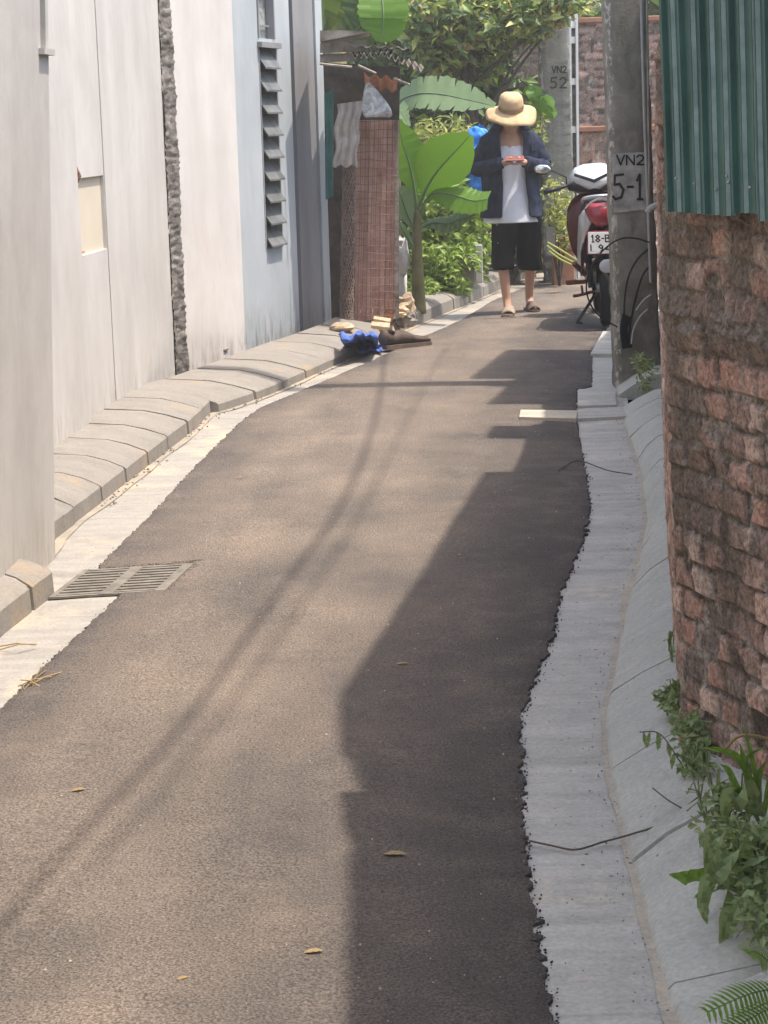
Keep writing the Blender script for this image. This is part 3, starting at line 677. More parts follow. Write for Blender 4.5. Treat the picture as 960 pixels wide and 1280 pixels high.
# hidden sheets added behind the wall, tops shaped to throw stepped shade on the lane
cuts = sorted([e829[1]-.06, yk+.12]+[6.6, 8.2]+[float(pY[1+12*i]) for i in (7, 9, 11, 13, 15, 17)])
for i in range(len(cuts)-1):
    y0_, y1_ = cuts[i]+.002, cuts[i+1]-.001
    if y1_-y0_ < .05: continue
    pa = [(wallx(y0_)+.05, y0_), (wallx(y1_)+.05, y1_)]
    lab = ['narrow green corrugated sheet at the front corner of the brick wall', 'green corrugated sheet just behind the front corner of the wall', 'second green corrugated sheet behind the wall corner', 'third green corrugated sheet behind the wall corner', 'short green corrugated sheet before the channel cover', 'tall narrow green sheet before the channel cover', 'low green sheet level with the channel cover', 'tall green sheet in front of the concrete pole', 'tall green sheet behind the concrete pole'][min(i, 8)]
    zt_ = (lambda y: topz(max(y, yk-.03))) if i < 4 else (lambda y, q=topz((y0_+y1_)/2): q)
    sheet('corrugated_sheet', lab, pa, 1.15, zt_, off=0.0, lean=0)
# vertical conduit and stub
# ------------------------------------------------------------------ utility poles with hand-painted numbers
GL = {'V': [[(0, 1), (.5, 0), (1, 1)]], 'N': [[(0, 0), (0, 1), (1, 0), (1, 1)]], '2': [[(.05, .8), (.3, 1), (.75, .98), (.95, .75), (.8, .5), (.05, .03), (1, .03)]],
      '5': [[(.95, 1), (.2, .96), (.15, .58), (.6, .62), (.95, .38), (.75, .08), (.25, .0), (0, .12)]], '-': [[(.1, .5), (.9, .5)]], '1': [[(.1, .75), (.5, 1), (.5, 0)], [(.15, 0), (.9, 0)]],
      'I': [[(.5, 0), (.5, 1)]], '8': [[(.5, .52), (.1, .75), (.5, 1), (.9, .75), (.5, .52), (.05, .25), (.5, 0), (.95, .25), (.5, .52)]],
      'B': [[(0, 0), (0, 1), (.7, .95), (.75, .6), (0, .52)], [(.5, .52), (.95, .4), (.9, .05), (0, 0)]], 'L': [[(0, 1), (0, 0), (.9, 0)]], '0': [[(.5, 1), (.05, .7), (.05, .3), (.5, 0), (.95, .3), (.95, .7), (.5, 1)]],
      '9': [[(.9, .6), (.5, .45), (.1, .7), (.5, 1), (.9, .75), (.85, .3), (.4, 0)]], '4': [[(.75, 0), (.75, 1), (0, .3), (1, .3)]]}
def write(b, text, org, ex, ez, en, w, h, gap, th):
    """strokes laid as thin raised ribbons; ex, ez unit axes; en normal"""
    x = 0
    for ch in text:
        ww = w*(.6 if ch in '-1I' else 1)
        for st in GL[ch]:
            pts = [org+ex*(x+px*ww)+ez*(py*h) for px, py in st]
            for i in range(len(pts)-1):
                a, c = pts[i], pts[i+1]; t = (c-a).normalized(); s = en.cross(t)*th/2
                a2 = a-t*th*.3; c2 = c+t*th*.3; lift = en*(.0002*i)
                b.add([a2-s+lift, c2-s+lift, c2+s+lift, a2+s+lift, a2-s+en*.0015+lift, c2-s+en*.0015+lift, c2+s+en*.0015+lift, a2+s+en*.0015+lift],
                      [(3, 2, 1, 0), (4, 5, 6, 7), (0, 1, 5, 4), (1, 2, 6, 5), (2, 3, 7, 6), (3, 0, 4, 7)])
        x += ww+gap
def pole(name, label, base_, hgt, w0, w1, dep, mat, tiltx, seed=0, rough=.006):
    r = thing(name, label, 'utility pole', base_)
    b = MB(); rows = []
    for i in range(140):
        z = hgt*i/139; t = i/139; w = w0+(w1-w0)*t; d = dep*(1-.3*t); cx = tiltx*z; ch = .018
        ring = []
        prof_ = [(-w/2+ch, -d/2), (-w*.2, -d/2), (-w*.1, -d/2+.0), (w*.1, -d/2), (w*.2, -d/2), (w/2-ch, -d/2), (w/2, -d/2+ch), (w/2, 0), (w/2, d/2-ch), (w/2-ch, d/2), (0, d/2), (-w/2+ch, d/2), (-w/2, d/2-ch), (-w/2, 0), (-w/2, -d/2+ch)]
        for px, py in prof_:
            cor = rough*1.6 if abs(px) > w*.4 else rough*.25
            ring.append(Vector((base_[0]+cx+px+cor*fl(z*14, px*20, seed)+cor*.8*fl(z*45, px*9, seed), base_[1]+py+cor*.6*fl(z*17, py*30, seed+5), base_[2]+z)))
        rows.append(ring)
    b.loft(rows)
    o = b.build('shaft', mat, r); shade(o, 50)
    a_ = o.data.attributes.new('arris', 'FLOAT', 'POINT'); a_.data.foreach_set('value', [{0: 1.0, 14: 1.0, 13: .6}.get(q % 15, 0.0) for q in range(len(b.v))]); return r
bp = G(792, 486, 0)
PX = bp.x+.035; PY = bp.y+.13
pw = 62/2500*bp.y*1.0
pA = pole('concrete_pole', 'weathered concrete utility pole marked VN2 5-1 beside the brick wall', (PX, PY, -.03), 6.5, .255, .17, .22, M['pole'], -.029)
def pface(px, py, dz=.0): 
    Yf = PY-.11; return D(px, py, Yf+.0)
# painted patch & letters on the face of the pole
TZ = pface(787, 228).z
yf = PY-.11-.004
def patchface(c4, y, th, mat, name, parent, wob=0):
    b = MB(); n = 14
    P = [D(x, yy, y) for x, yy in c4]; top = []
    for i in range(n+1): 
        t = i/n; top.append(P[0]+(P[1]-P[0])*t+Vector((0, 0, wob*fl(i*1.3, 2))))
    bot = [P[3]+(P[2]-P[3])*(i/n)+Vector((0, 0, wob*fl(i*1.7, 5))) for i in range(n+1)]
    b.loft([[p+Vector((0, th, 0)) for p in top], top, bot, [p+Vector((0, th, 0)) for p in bot]], closed=False)
    return b.build(name, mat, parent)
patchface([(765, 192), (806, 190), (808, 262), (767, 266)], yf, .006, M['patch'], 'painted_patch', pA, .008)
b = MB(); yl = yf-.003
def wr(b, text, x0, y0, x1, y1, y, th, gapf=.25):
    """text fitted to the box (x0,y1)-(x1,y0) measured on the plane Y=y"""
    a = D(x0, y1, y); c = D(x1, y1, y); t = D(x0, y0, y); ex = (c-a); ez = Vector((0, 0, 1)); w = ex.length; ex.normalize(); h = t.z-a.z
    tot = sum(.6 if q in '-1I' else 1 for q in text)+gapf*(len(text)-1); cw = w/tot
    write(b, text, a, ex, ez, Vector((0, -1, 0)), cw, h, cw*gapf, th)
wr(b, 'VN2', 771, 194, 805, 206, yl, .0085, .3); wr(b, '5-1', 766, 218, 804, 249, yl, .013, .25)
b.build('lettering', M['ink'], pA)
pb = G(702, 326, 0)
PBX, PBY = D(700, 300, 18.6).x, 18.6
pB = pole('concrete_pole', 'farther grey concrete utility pole marked VN2 5-2 behind the walking person', (PBX, PBY, -.03), 2.58, .30, .27, .2, M['pole2'], -.02, 9)
b = MB(); yb = PBY-.10-.006
wr(b, 'VN2', 690, 83, 708, 91, yb, .012, .3); wr(b, '52', 688, 97, 708, 110, yb, .014, .45); b.build('lettering', M['ink'], pB)

def tubething(name, label, cat, pts, r, mat, group=None, n=8, sp=8):
    b = MB(); q = spline(pts, sp) if sp else pts; b.tube(q, r, n); return tag(b.build(name, mat, origin=q[0], smooth=True), label, cat, group)
ypf = PY-.15
tubething('conduit', 'long pale grey conduit pipe standing up the right side of the pole', 'pipe', [D(800, -60, ypf), D(803, 60, ypf), D(806, 160, ypf), D(810, 260, ypf), D(813, 345, ypf), D(814, 352, ypf)], .0085, M['conduit'])
tubething('conduit', 'thin dark conduit running beside the pale pipe and brick strip', 'pipe', [D(808, -60, ypf-.5), D(810, 100, ypf-.5), D(812, 250, ypf-.5)], .006, M['pole'])
ys_ = W0[3][1]+.10
tubething('pipe_stub', 'short bent grey pipe stub poking out under the green sheet', 'pipe', [D(809, 266, ys_), D(814, 260, ys_), D(822, 257, ys_), D(833, 256, ys_+.03)], .0075, M['conduit'])
pt = [(812, 303), (795, 298), (778, 298), (762, 306), (746, 322), (736, 342), (733, 362), (739, 382), (752, 397), (772, 409)]
b = MB(); b.tube(spline([D(x, y, ypf-.02-.02*i/9) for i, (x, y) in enumerate(pt)], 8), .0045, 6)
b.tube(spline([D(x, y, ypf) for x, y in [(812, 310), (797, 324), (786, 345), (781, 372), (780, 400), (779, 428)]], 8), .005, 6)
b.tube(spline([D(x, y, ypf+.01) for x, y in [(814, 330), (803, 345), (794, 375), (788, 405), (785, 432)]], 8), .0055, 6)
for k in range(6): b.tube(spline([D(779+k*2.2, 392+k, ypf-.02), D(776+k*1.5, 412, ypf-.03), D(779+k*2, 436-k*.5, ypf-.01)], 6), .006, 6)
tag(b.build('cable_coil', M['cable'], origin=(PX, PY, 1)), 'loops of black cable hanging down the front of the numbered pole', 'cable')
tubething('cable_end', 'upper pale cable end curling beside the pole', 'cable', [D(814, 368, ypf-.05), D(804, 376, ypf-.05), D(795, 388, ypf-.05)], .005, M['conduit'], 'pale cable ends by the pole')
tubething('cable_end', 'lower pale cable end curling beside the pole down to the weeds', 'cable', [D(810, 386, ypf-.05), D(800, 396, ypf-.05), D(792, 412, ypf-.05), D(789, 430, ypf-.05)], .005, M['conduit'], 'pale cable ends by the pole')

# overhead cables (their shadows run down the lane)
def cable_from_shadow(pts, hts, r, label, name='overhead_cable'):
    q = []
    for (x, y), h in zip(pts, hts):
        g = G(x, y, .02); q.append(Vector((g.x+h*COT*math.cos(AZ), g.y-h*COT*math.sin(AZ), h)))
    q.insert(0, q[0]*2-q[1]); tubething(name, label, 'cable', q, r, M['cable'], 'cables strung above the lane', 6)
cable_from_shadow([(-60, 1220), (110, 1030), (230, 900), (345, 740), (425, 630), (465, 530), (476, 470), (482, 420)], [3.35, 3.3, 3.3, 3.3, 3.35, 3.4, 3.45, 3.5], .011, 'thick black overhead cable bundle strung above the lane')
cable_from_shadow([(-40, 1250), (200, 985), (300, 860), (385, 740), (450, 640), (510, 520), (535, 470), (560, 430)], [3.7, 3.65, 3.6, 3.6, 3.65, 3.7, 3.75, 3.8], .006, 'thinner black overhead cable strung beside the bundle')

# ------------------------------------------------------------------ leaves toolkit
def leaf_cloud(b, n, centre, rad, size, aspect=.45, up=.4, shape='ell', jit=.35, hang=0.0):
    """many folded pointed leaves through an uneven volume"""
    c = Vector(centre); r = Vector(rad); k = 0; tries = 0
    while k < n and tries < n*12:
        tries += 1
        p = Vector(rng.uniform(-1, 1, 3))
        if shape == 'ell' and p.length > 1: continue
        q = Vector((p.x*r.x, p.y*r.y, p.z*r.z))+c
        if noise.noise(q*2.6)+.5*noise.noise(q*6.5) < -.12: continue        # gaps and clumps
        l = size*random.uniform(1-jit, 1+jit); w = l*aspect
        t = Vector((random.gauss(0, 1), random.gauss(0, 1), random.gauss(0, .6)-hang)).normalized()
        nn = Vector((random.gauss(0, .8), random.gauss(0, .8)-.3, random.gauss(.6, .5))); s = t.cross(nn).normalized(); nn = s.cross(t)
        tip = q+t*l-nn*l*.18; mid = q+t*l*.5; b.add([q, mid+s*w/2+nn*w*.18, tip, mid-s*w/2+nn*w*.18, mid-nn*.0], [(0, 4, 1), (4, 2, 1), (0, 3, 4), (3, 2, 4)]); k += 1
def twigs(b, base_, tips, r=.012):
    for t in tips:
        a = Vector(base_); c = Vector(t); m1 = a.lerp(c, .5)+Vector((random.uniform(-.1, .1), random.uniform(-.1, .1), .08))
        b.tube(spline([a, m1, c], 5), [r*(1-.8*i/10) for i in range(11)], 5)
def plant(name, label, cat, loc, clouds, mat, stems=6, r=.012, group=None, stem_mat='bark', partname='foliage'):
    t = thing(name, label, cat, loc, group=group); b = MB()
    for c in clouds: leaf_cloud(b, *c)
    b.build(partname, mat if isinstance(mat, list) else M[mat], t)
    s = MB(); tips = []
    for c in clouds:
        for k in range(max(1, stems//len(clouds))):
            tips.append(Vector(c[1])+Vector([random.uniform(-.7, .7)*q for q in c[2]]))
    twigs(s, loc, tips, r); s.build('stem', M[stem_mat], t); return t
def blade(b, spine, widths, side, fold=.15, wave=.0, tears=0, n=None):
    """leaf blade along a spine; side = sideways vector(s); fold raises both halves; tears cut the edges"""
    sp = spline(spine, n or 6); N = len(sp); us = np.linspace(0, 1, len(widths)); prev = None; L = []; R = []; C = []
    for i, p in enumerate(sp):
        t = (sp[min(i+1, N-1)]-sp[max(i-1, 0)]).normalized(); s = Vector(side); s = (s-t*s.dot(t)).normalized(); nn = s.cross(t)
        if nn.z < 0: nn = -nn
        w = float(np.interp(i/(N-1), us, widths)); wl = w*(1+wave*math.sin(i*1.9)); wr_ = w*(1+wave*math.sin(i*2.3+1))
        L.append([p-s*wl*f+nn*(fold*w*(f**1.0)+wave*.3*w*math.sin(i*1.3+f*3)) for f in (.5, 1)]); R.append([p+s*wr_*f+nn*(fold*w*f+wave*.3*w*math.cos(i*1.5+f*3)) for f in (.5, 1)]); C.append(p)
    for i in range(N-1):
        tl = tears and (i*7+int(tears)) % 5 == 0; tr = tears and (i*5+int(tears)) % 6 == 0
        b.quad(C[i], C[i+1], L[i+1][0], L[i][0]); b.quad(C[i+1], C[i], R[i][0], R[i+1][0])
        if tl: e = L[i+1][1].lerp(L[i+1][0], .9)
        else: e = L[i+1][1]
        b.quad(L[i][0], L[i+1][0], e, L[i][1])
        e = R[i+1][1].lerp(R[i+1][0], .9) if tr else R[i+1][1]
        b.quad(R[i+1][0], R[i][0], R[i][1], e)

# ------------------------------------------------------------------ shack
YK = G(440, 402, .12).y
def SP(x, y, dy=0.0): return D(x, y, YK+dy)
sh = thing('garden_shack', 'dilapidated garden shack with faded red board side and dark opening', 'shack', SP(450, 402)*1)
def panel(b, c4, y, th=.02, nx=1, wav=0.0, cycles=8):
    """upright board seen face on; corners clockwise from top left"""
    P = [D(x, yy, y+(dy if isinstance(dy, float) else 0)) for (x, yy, *r) in c4 for dy in [r[0] if r else 0.0]]
    n = 24 if wav else 1; rows = []
    for j in (0, 1):
        pass
    front = [[P[0].lerp(P[1], i/n)+Vector((0, wav*math.cos(2*math.pi*cycles*i/n*1.0) if wav else 0, 0)) for i in range(n+1)], [P[3].lerp(P[2], i/n)+Vector((0, wav*math.cos(2*math.pi*cycles*i/n) if wav else 0, 0)) for i in range(n+1)]]
    d = Vector((0, th, 0)); b.loft([[p+d for p in front[0]], front[0], front[1], [p+d for p in front[1]]], closed=False)
    b.quad(front[0][0], front[1][0], front[1][0]+d, front[0][0]+d); b.quad(front[0][-1], front[0][-1]+d, front[1][-1]+d, front[1][-1])
b = MB(); 
for k in range(7):
    x0 = 443+k*7.6; x1 = x0+7.3; dy = [0, .02, .005, .015, .0, .02, .01][k]
    panel(b, [(x0+3, 150), (x1+3, 150), (x1, 402-k*1.2), (x0, 403-k*1.2)], YK+dy, .018)
b.build('board_side', M['rustp'], sh)
b = MB(); panel(b, [(400, 78), (500, 84), (496, 402), (400, 420)], YK+.5, .03); b.build('back_wall', M['darkw'], sh)  # dark panel stands in for the shaded shack interior
b = MB(); panel(b, [(493, 150), (498, 150), (499, 398), (494, 400)], YK-.03, .04); b.build('post', M['fibro'], sh)
b = MB()  # wire mesh over the boards
for k in range(10): b.tube([SP(443+k*5.6+3, 150, -.035+.01*math.sin(k)), SP(443+k*5.5+1.5*math.sin(k), 280, -.045-.01*math.cos(k*2)), SP(441+k*5.6, 400-k*.5, -.035)], .0020, 4)
for k in range(26): 
    y = 152+k*9.7; b.tube(spline([SP(446-k*.1, y, -.042), SP(460, y+1.5*math.sin(k), -.05), SP(478, y-1.2*math.cos(k*1.7), -.05), SP(497, y, -.042)], 2), .0022, 4)
b.build('wire_mesh', M['wire'], sh)
b = MB(); panel(b, [(405, 118), (417, 110), (417, 245), (407, 250)], YK-.1, .01, wav=.006, cycles=2); b.build('tarp_strip', M['teal'], sh)
b = MB()  # eaves and sagging fibre cement roof
panel(b, [(400, 38), (430, 38), (462, 40), (400, 52)], YK-.55, .6)
b.build('roof_sheet', M['fibro'], sh)
b = MB(); panel(b, [(400, 54), (458, 50), (458, 64), (400, 66)], YK-.45, .05); panel(b, [(400, 68), (443, 66), (443, 76), (400, 78)], YK-.40, .05); b.build('fascia', M['fibro'], sh)
# corrugated broken eave: lofted wavy strip
def wavy(b, x0, y0, x1, y1, dy0, dpt, n=44, amp=.017, cyc=9, drop=.05):
    a = SP(x0, y0, dy0); c = SP(x1, y1, dy0); rows = [[], [], [], []]
    for i in range(n+1):
        t = i/n; p = a.lerp(c, t); w = amp*math.cos(2*math.pi*cyc*t); brk = .05*fl(i*.35, dy0*7)
        rows[0].append(p+Vector((0, dpt, drop*dpt/.5+w))); rows[1].append(p+Vector((0, brk, w))); rows[2].append(p+Vector((0, brk, w-.008))); rows[3].append(p+Vector((0, dpt, drop*dpt/.5+w-.008)))
    b.loft(rows, closed=False)
b = MB(); wavy(b, 440, 70, 492, 66, -.55, .9, cyc=7, drop=.03); b.build('broken_corrugated_eave', M['fibro'], sh)
b = MB(); wavy(b, 482, 68, 530, 88, -.62, .9, cyc=6, drop=.03); b.build('broken_corrugated_eave', M['fibro'], sh)
b = MB(); wavy(b, 455, 93, 497, 98, -.45, .4, cyc=3, amp=.014, drop=-.09); b.build('tile', M['tile'], sh)
b = MB(); wavy(b, 436, 56, 512, 60, -.5, .8, cyc=5, amp=.008, drop=.015); b.build('roof_sheet', M['fibro'], sh)
for x0, y0, x1, y1 in ((492, 98, 512, 106), (448, 82, 470, 92), (400, 80, 440, 84)):
    b = MB(); b.tube([SP(x0, y0, -.6), SP(x1, y1, -.62)], .009, 5); b.build('batten', M['fibro'], sh)
# chain link roll leaning by the shack
b = MB()
for k in range(15):
    ph = k*1.1
    for sgn in (1, -1):
        b.tube([SP(435+9*math.sin(ph+sgn*q*.9)+(q-4)*-.5, 205+q*24.5, -.15-.05*math.cos(ph+sgn*q*.9)) for q in range(9)], .0035, 4)
tag(b.build('chain_link_roll', M['wirel'], origin=SP(435, 400, -.15)), 'upright roll of rusty chain link wire leaning against the red boards', 'wire roll')
# sackcloth hanging at the top of the roll
b = MB(); rows = []
for j in range(15):
    t = j/14; xa = 421-3.5*t+2*math.sin(j*.8); xb = 451-5*t+1.5*math.sin(j); y = 130+78*t
    rows.append([D(xa+(xb-xa)*i/12, y-4*(i/12)*(1-t)+2*math.sin(i*1.2)*(t), YK-.30+.022*math.sin(i*1.6+j*.3)+.01*math.sin(j*1.1)) for i in range(13)])
b.loft(rows, closed=False); o = b.build('sackcloth', M['card'], origin=SP(435, 205, -.3), smooth=True); o.modifiers.new('thickness', 'SOLIDIFY').thickness = .006
tag(o, 'grey brown sackcloth draped over the top of the chain link roll', 'cloth')
b = MB(); rows = []
for j in range(13):
    t = j/12; w = 2+15*min(1, t*1.25)**.8; cx = 460+11*t; y = 103+40*t
    rows.append([D(cx+w*math.cos(a)*(1 if math.cos(a) < 0 else 1.15), y+(4*t)*math.sin(a*2), YK-.38+(.05*t+.012)*math.sin(a)+.01*math.sin(a*5+j)) for a in [2*math.pi*k/18 for k in range(18)]])
b.loft(rows); tag(b.build('plastic_bag', M['clear'], origin=SP(470, 140, -.38), smooth=True), 'clear crumpled plastic bag hanging under the shack eave', 'plastic bag')

# debris at the shack foot
def rock(name, label, cat, px, py, z, size, mat, rot=0.0, group=None, jit=.5, seg=12):
    g = G(px, py, z); b = MB(); b.sphere(g+Vector((0, 0, size[2]*.8)), size, seg, 8, Matrix.Rotation(rot, 3, 'Z'), jit)
    return tag(b.build(name, M[mat], origin=g), label, cat, group)
rock('stone', 'pale rounded stone lying beside the blue cloth', 'stone', 428, 414, .12, (.085, .08, .035), 'stone', jit=.3, seg=18)
def plank(label, pts, w, t, mat, px, py, z):
    b = MB(); P = [D(x, y, G(px, py, z).y) for x, y in pts]; b.tube(P, [w*.8, w]*(len(P)//2)+([w] if len(P) % 2 else []), 4); return tag(b.build('wood_scrap', M[mat], origin=P[0]), label, 'wood scrap', 'pale wood scraps by the kerb')
plank('flat pale wood scrap at the bottom left of the scrap heap', [(464, 406), (487, 409)], .030, .02, 'woodp', 476, 410, .12)
plank('pale wood scrap lying across the top of the flat one', [(467, 398), (488, 402)], .022, .02, 'woodp', 476, 408, .12)
plank('upright pale wood scrap leaning on the kerb end', [(489, 407), (493, 421)], .018, .02, 'woodp', 491, 421, 0)
rock('brick_fragment', 'pale broken brick fragment left of the heap top', 'brick fragment', 484, 398, .13, (.085, .07, .05), 'tile', .3, 'broken brick fragments by the kerb', .7)
rock('brick_fragment', 'pale broken brick fragment in the middle of the heap', 'brick fragment', 500, 396, .13, (.075, .06, .04), 'woodp', .9, 'broken brick fragments by the kerb', .7)
rock('brick_fragment', 'peaked broken brick fragment at the right end of the heap', 'brick fragment', 508, 390, .13, (.07, .06, .07), 'stone', .2, 'broken brick fragments by the kerb', .6)
rock('mortar_lump', 'dark lump of mortar at the start of the far kerb', 'mortar lump', 505, 408, .05, (.085, .06, .055), 'rough', 0, None, .8)
# blue cloth
b = MB(); rows = []; g0 = G(450, 441, .0)
for j in range(19):
    t = j/18; row = []
    for i in range(23):
        s = i/22; xa = 424+(438-424)*t-2*math.sin(t*5); xb = 470+(478-470)*t; y = 419+22*t
        u = min(1, max(0, (t-.30+.15*s)/.5)); zb_ = .145*(1-u*u*(3-2*u))+.016
        z = zb_+.008*math.sin(s*15+t*5)+.006*math.sin(s*29-t*9)+.03*max(0, fl(s*4, t*4, 3))+.035*math.sin(math.pi*s)*math.sin(math.pi*t)
        gx = G(xa+(xb-xa)*s+1.2*math.sin(t*9), y+1.5*math.sin(s*7), zb_)
        row.append(Vector((gx.x, gx.y, max(.014, z))))
    rows.append(row)
b.loft(rows, closed=False); o = b.build('blue_cloth', M['blue'], origin=g0, smooth=True); o.modifiers.new('thickness', 'SOLIDIFY').thickness = .008
tag(o, 'crumpled blue cloth dropped over the kerb next to the worn shoe', 'cloth')
# shoe: low worn trainer, toe to the right
sp_ = G(478, 440, .0); st = G(541, 433, .0); ax = (st-sp_); Ls = min(ax.length, .39); ax.normalize(); sy = Vector((-ax.y, ax.x, 0))
shoe = thing('worn_shoe', 'worn dark brown trainer lying beside the blue cloth, toe to the right', 'shoe', sp_)
prof_s = [(0, .045, .115, .02), (.08, .05, .125, .03), (.2, .047, .10, .02), (.35, .046, .115, .02), (.5, .052, .105, .01), (.65, .058, .078, .0), (.8, .058, .062, .0), (.94, .054, .056, .0), (1.0, .034, .042, .0)]
b = MB(); rows = []
for u, w, h, op in prof_s:
    ring = []
    for k in range(14):
        a = 2*math.pi*k/14; ca, sa_ = math.cos(a), math.sin(a)
        ring.append(sp_+ax*(u*Ls)+sy*(w*ca*(1-.25*max(0, sa_)))+Vector((0, 0, .042+(h-.02)*(.5+.5*sa_)+.004*fl(u*9, a*2))))
    rows.append(ring)
b.loft(rows); b.build('upper', M['shoe'], shoe, smooth=True)
b = MB(); rows = []
for u, w, h, op in prof_s: rows.append([sp_+ax*(u*Ls*1.01)+sy*(x*(w+.006))+Vector((0, 0, z)) for x, z in ((-1, .016), (-1, .044), (1, .044), (1, .016))])
b.loft(rows); b.build('sole', M['brownr'], shoe)
b = MB()
for u in (.36, .43, .50): b.tube(spline([sp_+ax*(u*Ls)+sy*(-.04)+Vector((0, 0, .10)), sp_+ax*(u*Ls+.01)+Vector((0, 0, .125-.08*(u-.36))), sp_+ax*(u*Ls)+sy*.04+Vector((0, 0, .10))], 4), .006, 5)
b.build('laces', M['brownr'], shoe)
b = MB(); q = sp_+ax*(.13*Ls)+Vector((0, 0, .128)); b.sphere(q, (.05, .036, .016)); b.build('opening', M['dark'], shoe)

# ------------------------------------------------------------------ planting on the left and behind
yv = G(520, 388, .1).y
ban = thing('banana_plant', 'bright green banana plant growing beside the shack post', 'banana plant', D(522, 388, yv))
b = MB(); b.tube(spline([D(524, 392, yv), D(522, 340, yv), D(521, 290, yv), D(522, 262, yv)], 6), [.055-.03*i/18 for i in range(19)], 10); b.build('trunk', M['stem'], ban, smooth=True)
def bleaf(parent, pts, widths, side, mat='banana', fold=.12, wave=.05, tears=0, petiole=None, ydep=None):
    b = MB(); y = ydep or yv
    sp = [D(x, yy, y+dy) for x, yy, dy in pts]; blade(b, sp, widths, side, fold, wave, tears, 10); o = b.build('leaf', M[mat], parent, smooth=True)
    s = MB(); q = spline(sp, 8); s.tube([p-Vector((0, .004, .004)) for p in q], [.012*(1-.85*i/(len(q)-1)) for i in range(len(q))], 5); s.build('midrib', M['bananap'], o, smooth=True)
    return o
bleaf(ban, [(522, 262, 0), (533, 235, -.03), (548, 212, -.08), (570, 188, -.14), (588, 168, -.2)], [.01, .02, .12, .20, .20, .13, .03], (.82, .15, -.57), fold=.12, wave=.0)
bleaf(ban, [(521, 265, 0), (518, 235, -.02), (512, 205, -.06), (503, 178, -.12), (497, 150, -.2)], [.01, .02, .11, .15, .12, .02], (.9, .2, .3))
bleaf(ban, [(523, 275, 0), (532, 250, -.02), (545, 240, -.05), (570, 244, -.12), (592, 250, -.2), (610, 248, -.25)], [.01, .02, .06, .10, .13, .11, .09], (.1, .7, .7), fold=-.25, wave=.06)
bleaf(ban, [(523, 285, 0), (540, 278, -.02), (560, 278, -.08), (578, 272, -.14), (594, 267, -.2)], [.01, .05, .09, .07, .01], (.15, .6, .6), 'leafd', fold=-.2)
bleaf(ban, [(520, 290, 0), (510, 268, -.03), (503, 248, -.06), (498, 235, -.1)], [.01, .06, .09, .05], (.9, .2, .3), 'bananap')
bleaf(ban, [(521, 318, 0), (512, 300, -.05), (503, 285, -.1), (499, 278, -.12)], [.01, .02, .03, .01], (.9, .2, .3), 'bananap')
bl2 = thing('banana_plant', 'paler banana plant behind the shack with one broad leaf reaching toward the hat', 'banana plant', D(492, 380, yv+.8))
b = MB(); b.tube([D(488, 380, yv+.9), D(490, 200, yv+.9), D(492, 130, yv+.9)], [.09, .07, .04], 10); b.build('trunk', M['stem'], bl2, smooth=True)
bleaf(bl2, [(490, 150, .9), (498, 128, .6), (520, 117, .3), (550, 117, .2), (585, 124, .1), (619, 132, 0)], [.03, .10, .14, .16, .12, .02], (.1, .55, .75), 'bananap', .05, .05, 3)
bleaf(bl2, [(492, 148, .9), (496, 135, .3), (502, 140, .1), (512, 158, 0)], [.02, .07, .06, .01], (.7, .2, .5), 'bananap', .1, .1, 2)
b3 = thing('banana_plant', 'tall banana plant with broad leaves above the shack roof', 'banana plant', D(428, 380, yv+1.6))
b = MB(); b.tube([D(426, 380, yv+1.6), D(424, 150, yv+1.6), D(421, 20, yv+1.6)], [.11, .09, .06], 10); b.build('trunk', M['stem'], b3, smooth=True)
bleaf(b3, [(421, 60, 1.2), (440, 22, .9), (455, -5, .8), (470, -40, .9)], [.10, .24, .30, .30], (.8, .1, -.3), 'leaf', .05, .03, ydep=yv)
bleaf(b3, [(470, -50, .8), (476, -15, .6), (479, 15, .5), (478, 38, .5), (474, 52, .5)], [.10, .17, .20, .16, .03], (.95, .1, .05), 'banana', .08, .04, ydep=yv)
bleaf(b3, [(400, 60, 1.2), (408, 30, 1.0), (418, 0, .9), (425, -30, .8)], [.06, .12, .16, .14], (.8, .1, .3), 'bananap', .08, .04, ydep=yv)
bleaf(b3, [(415, 45, .8), (440, 40, .7), (455, 25, .7), (462, -5, .7)], [.05, .14, .20, .16], (.6, .1, -.7), 'leafd', .08, .04, ydep=yv)

def cl(n, x, y, Y, rx, ry, rz, size, asp=.45, up=.4, hang=0.0): return (n, tuple(D(x, y, Y)), (rx, ry, rz), size, asp, up, 'ell', .35, hang)
def gl(x, Y): p = D(x, 380, Y); return (p.x, Y, 0)
plant('shrub', 'bright yellow green shrub spilling over the kerb between banana plant and concrete post', 'shrub', gl(565, 16.6), [cl(1500, 552, 330, 16.7, .30, .4, .32, .085, .35), cl(800, 560, 260, 16.9, .32, .4, .35, .10, .4), cl(450, 530, 365, 16.3, .15, .3, .12, .06, .35), cl(500, 590, 300, 17.2, .2, .3, .35, .09)], 'leaf', 14)
plant('shrub', 'fine leaved pale shrub behind the bright banana leaf', 'shrub', gl(560, 17.4), [cl(1300, 548, 185, 17.4, .42, .4, .28, .09, .22), cl(700, 590, 235, 17.5, .3, .4, .3, .09, .3)], 'leafy', 10)
plant('shrub', 'dark shrub growing under the banana leaves by the shack', 'shrub', gl(510, 17.2), [cl(900, 515, 300, 17.2, .25, .35, .5, .11, .3), cl(500, 515, 210, 17.4, .22, .35, .35, .12, .3)], 'leafd', 8)
plant('shrub', 'dark leaved shrub behind the person', 'shrub', gl(640, 18.6), [cl(1500, 625, 260, 18.8, .5, .4, .62, .10), cl(800, 600, 210, 18.7, .4, .3, .4, .11), cl(700, 640, 320, 18.9, .5, .3, .2, .08)], 'leafd', 8)
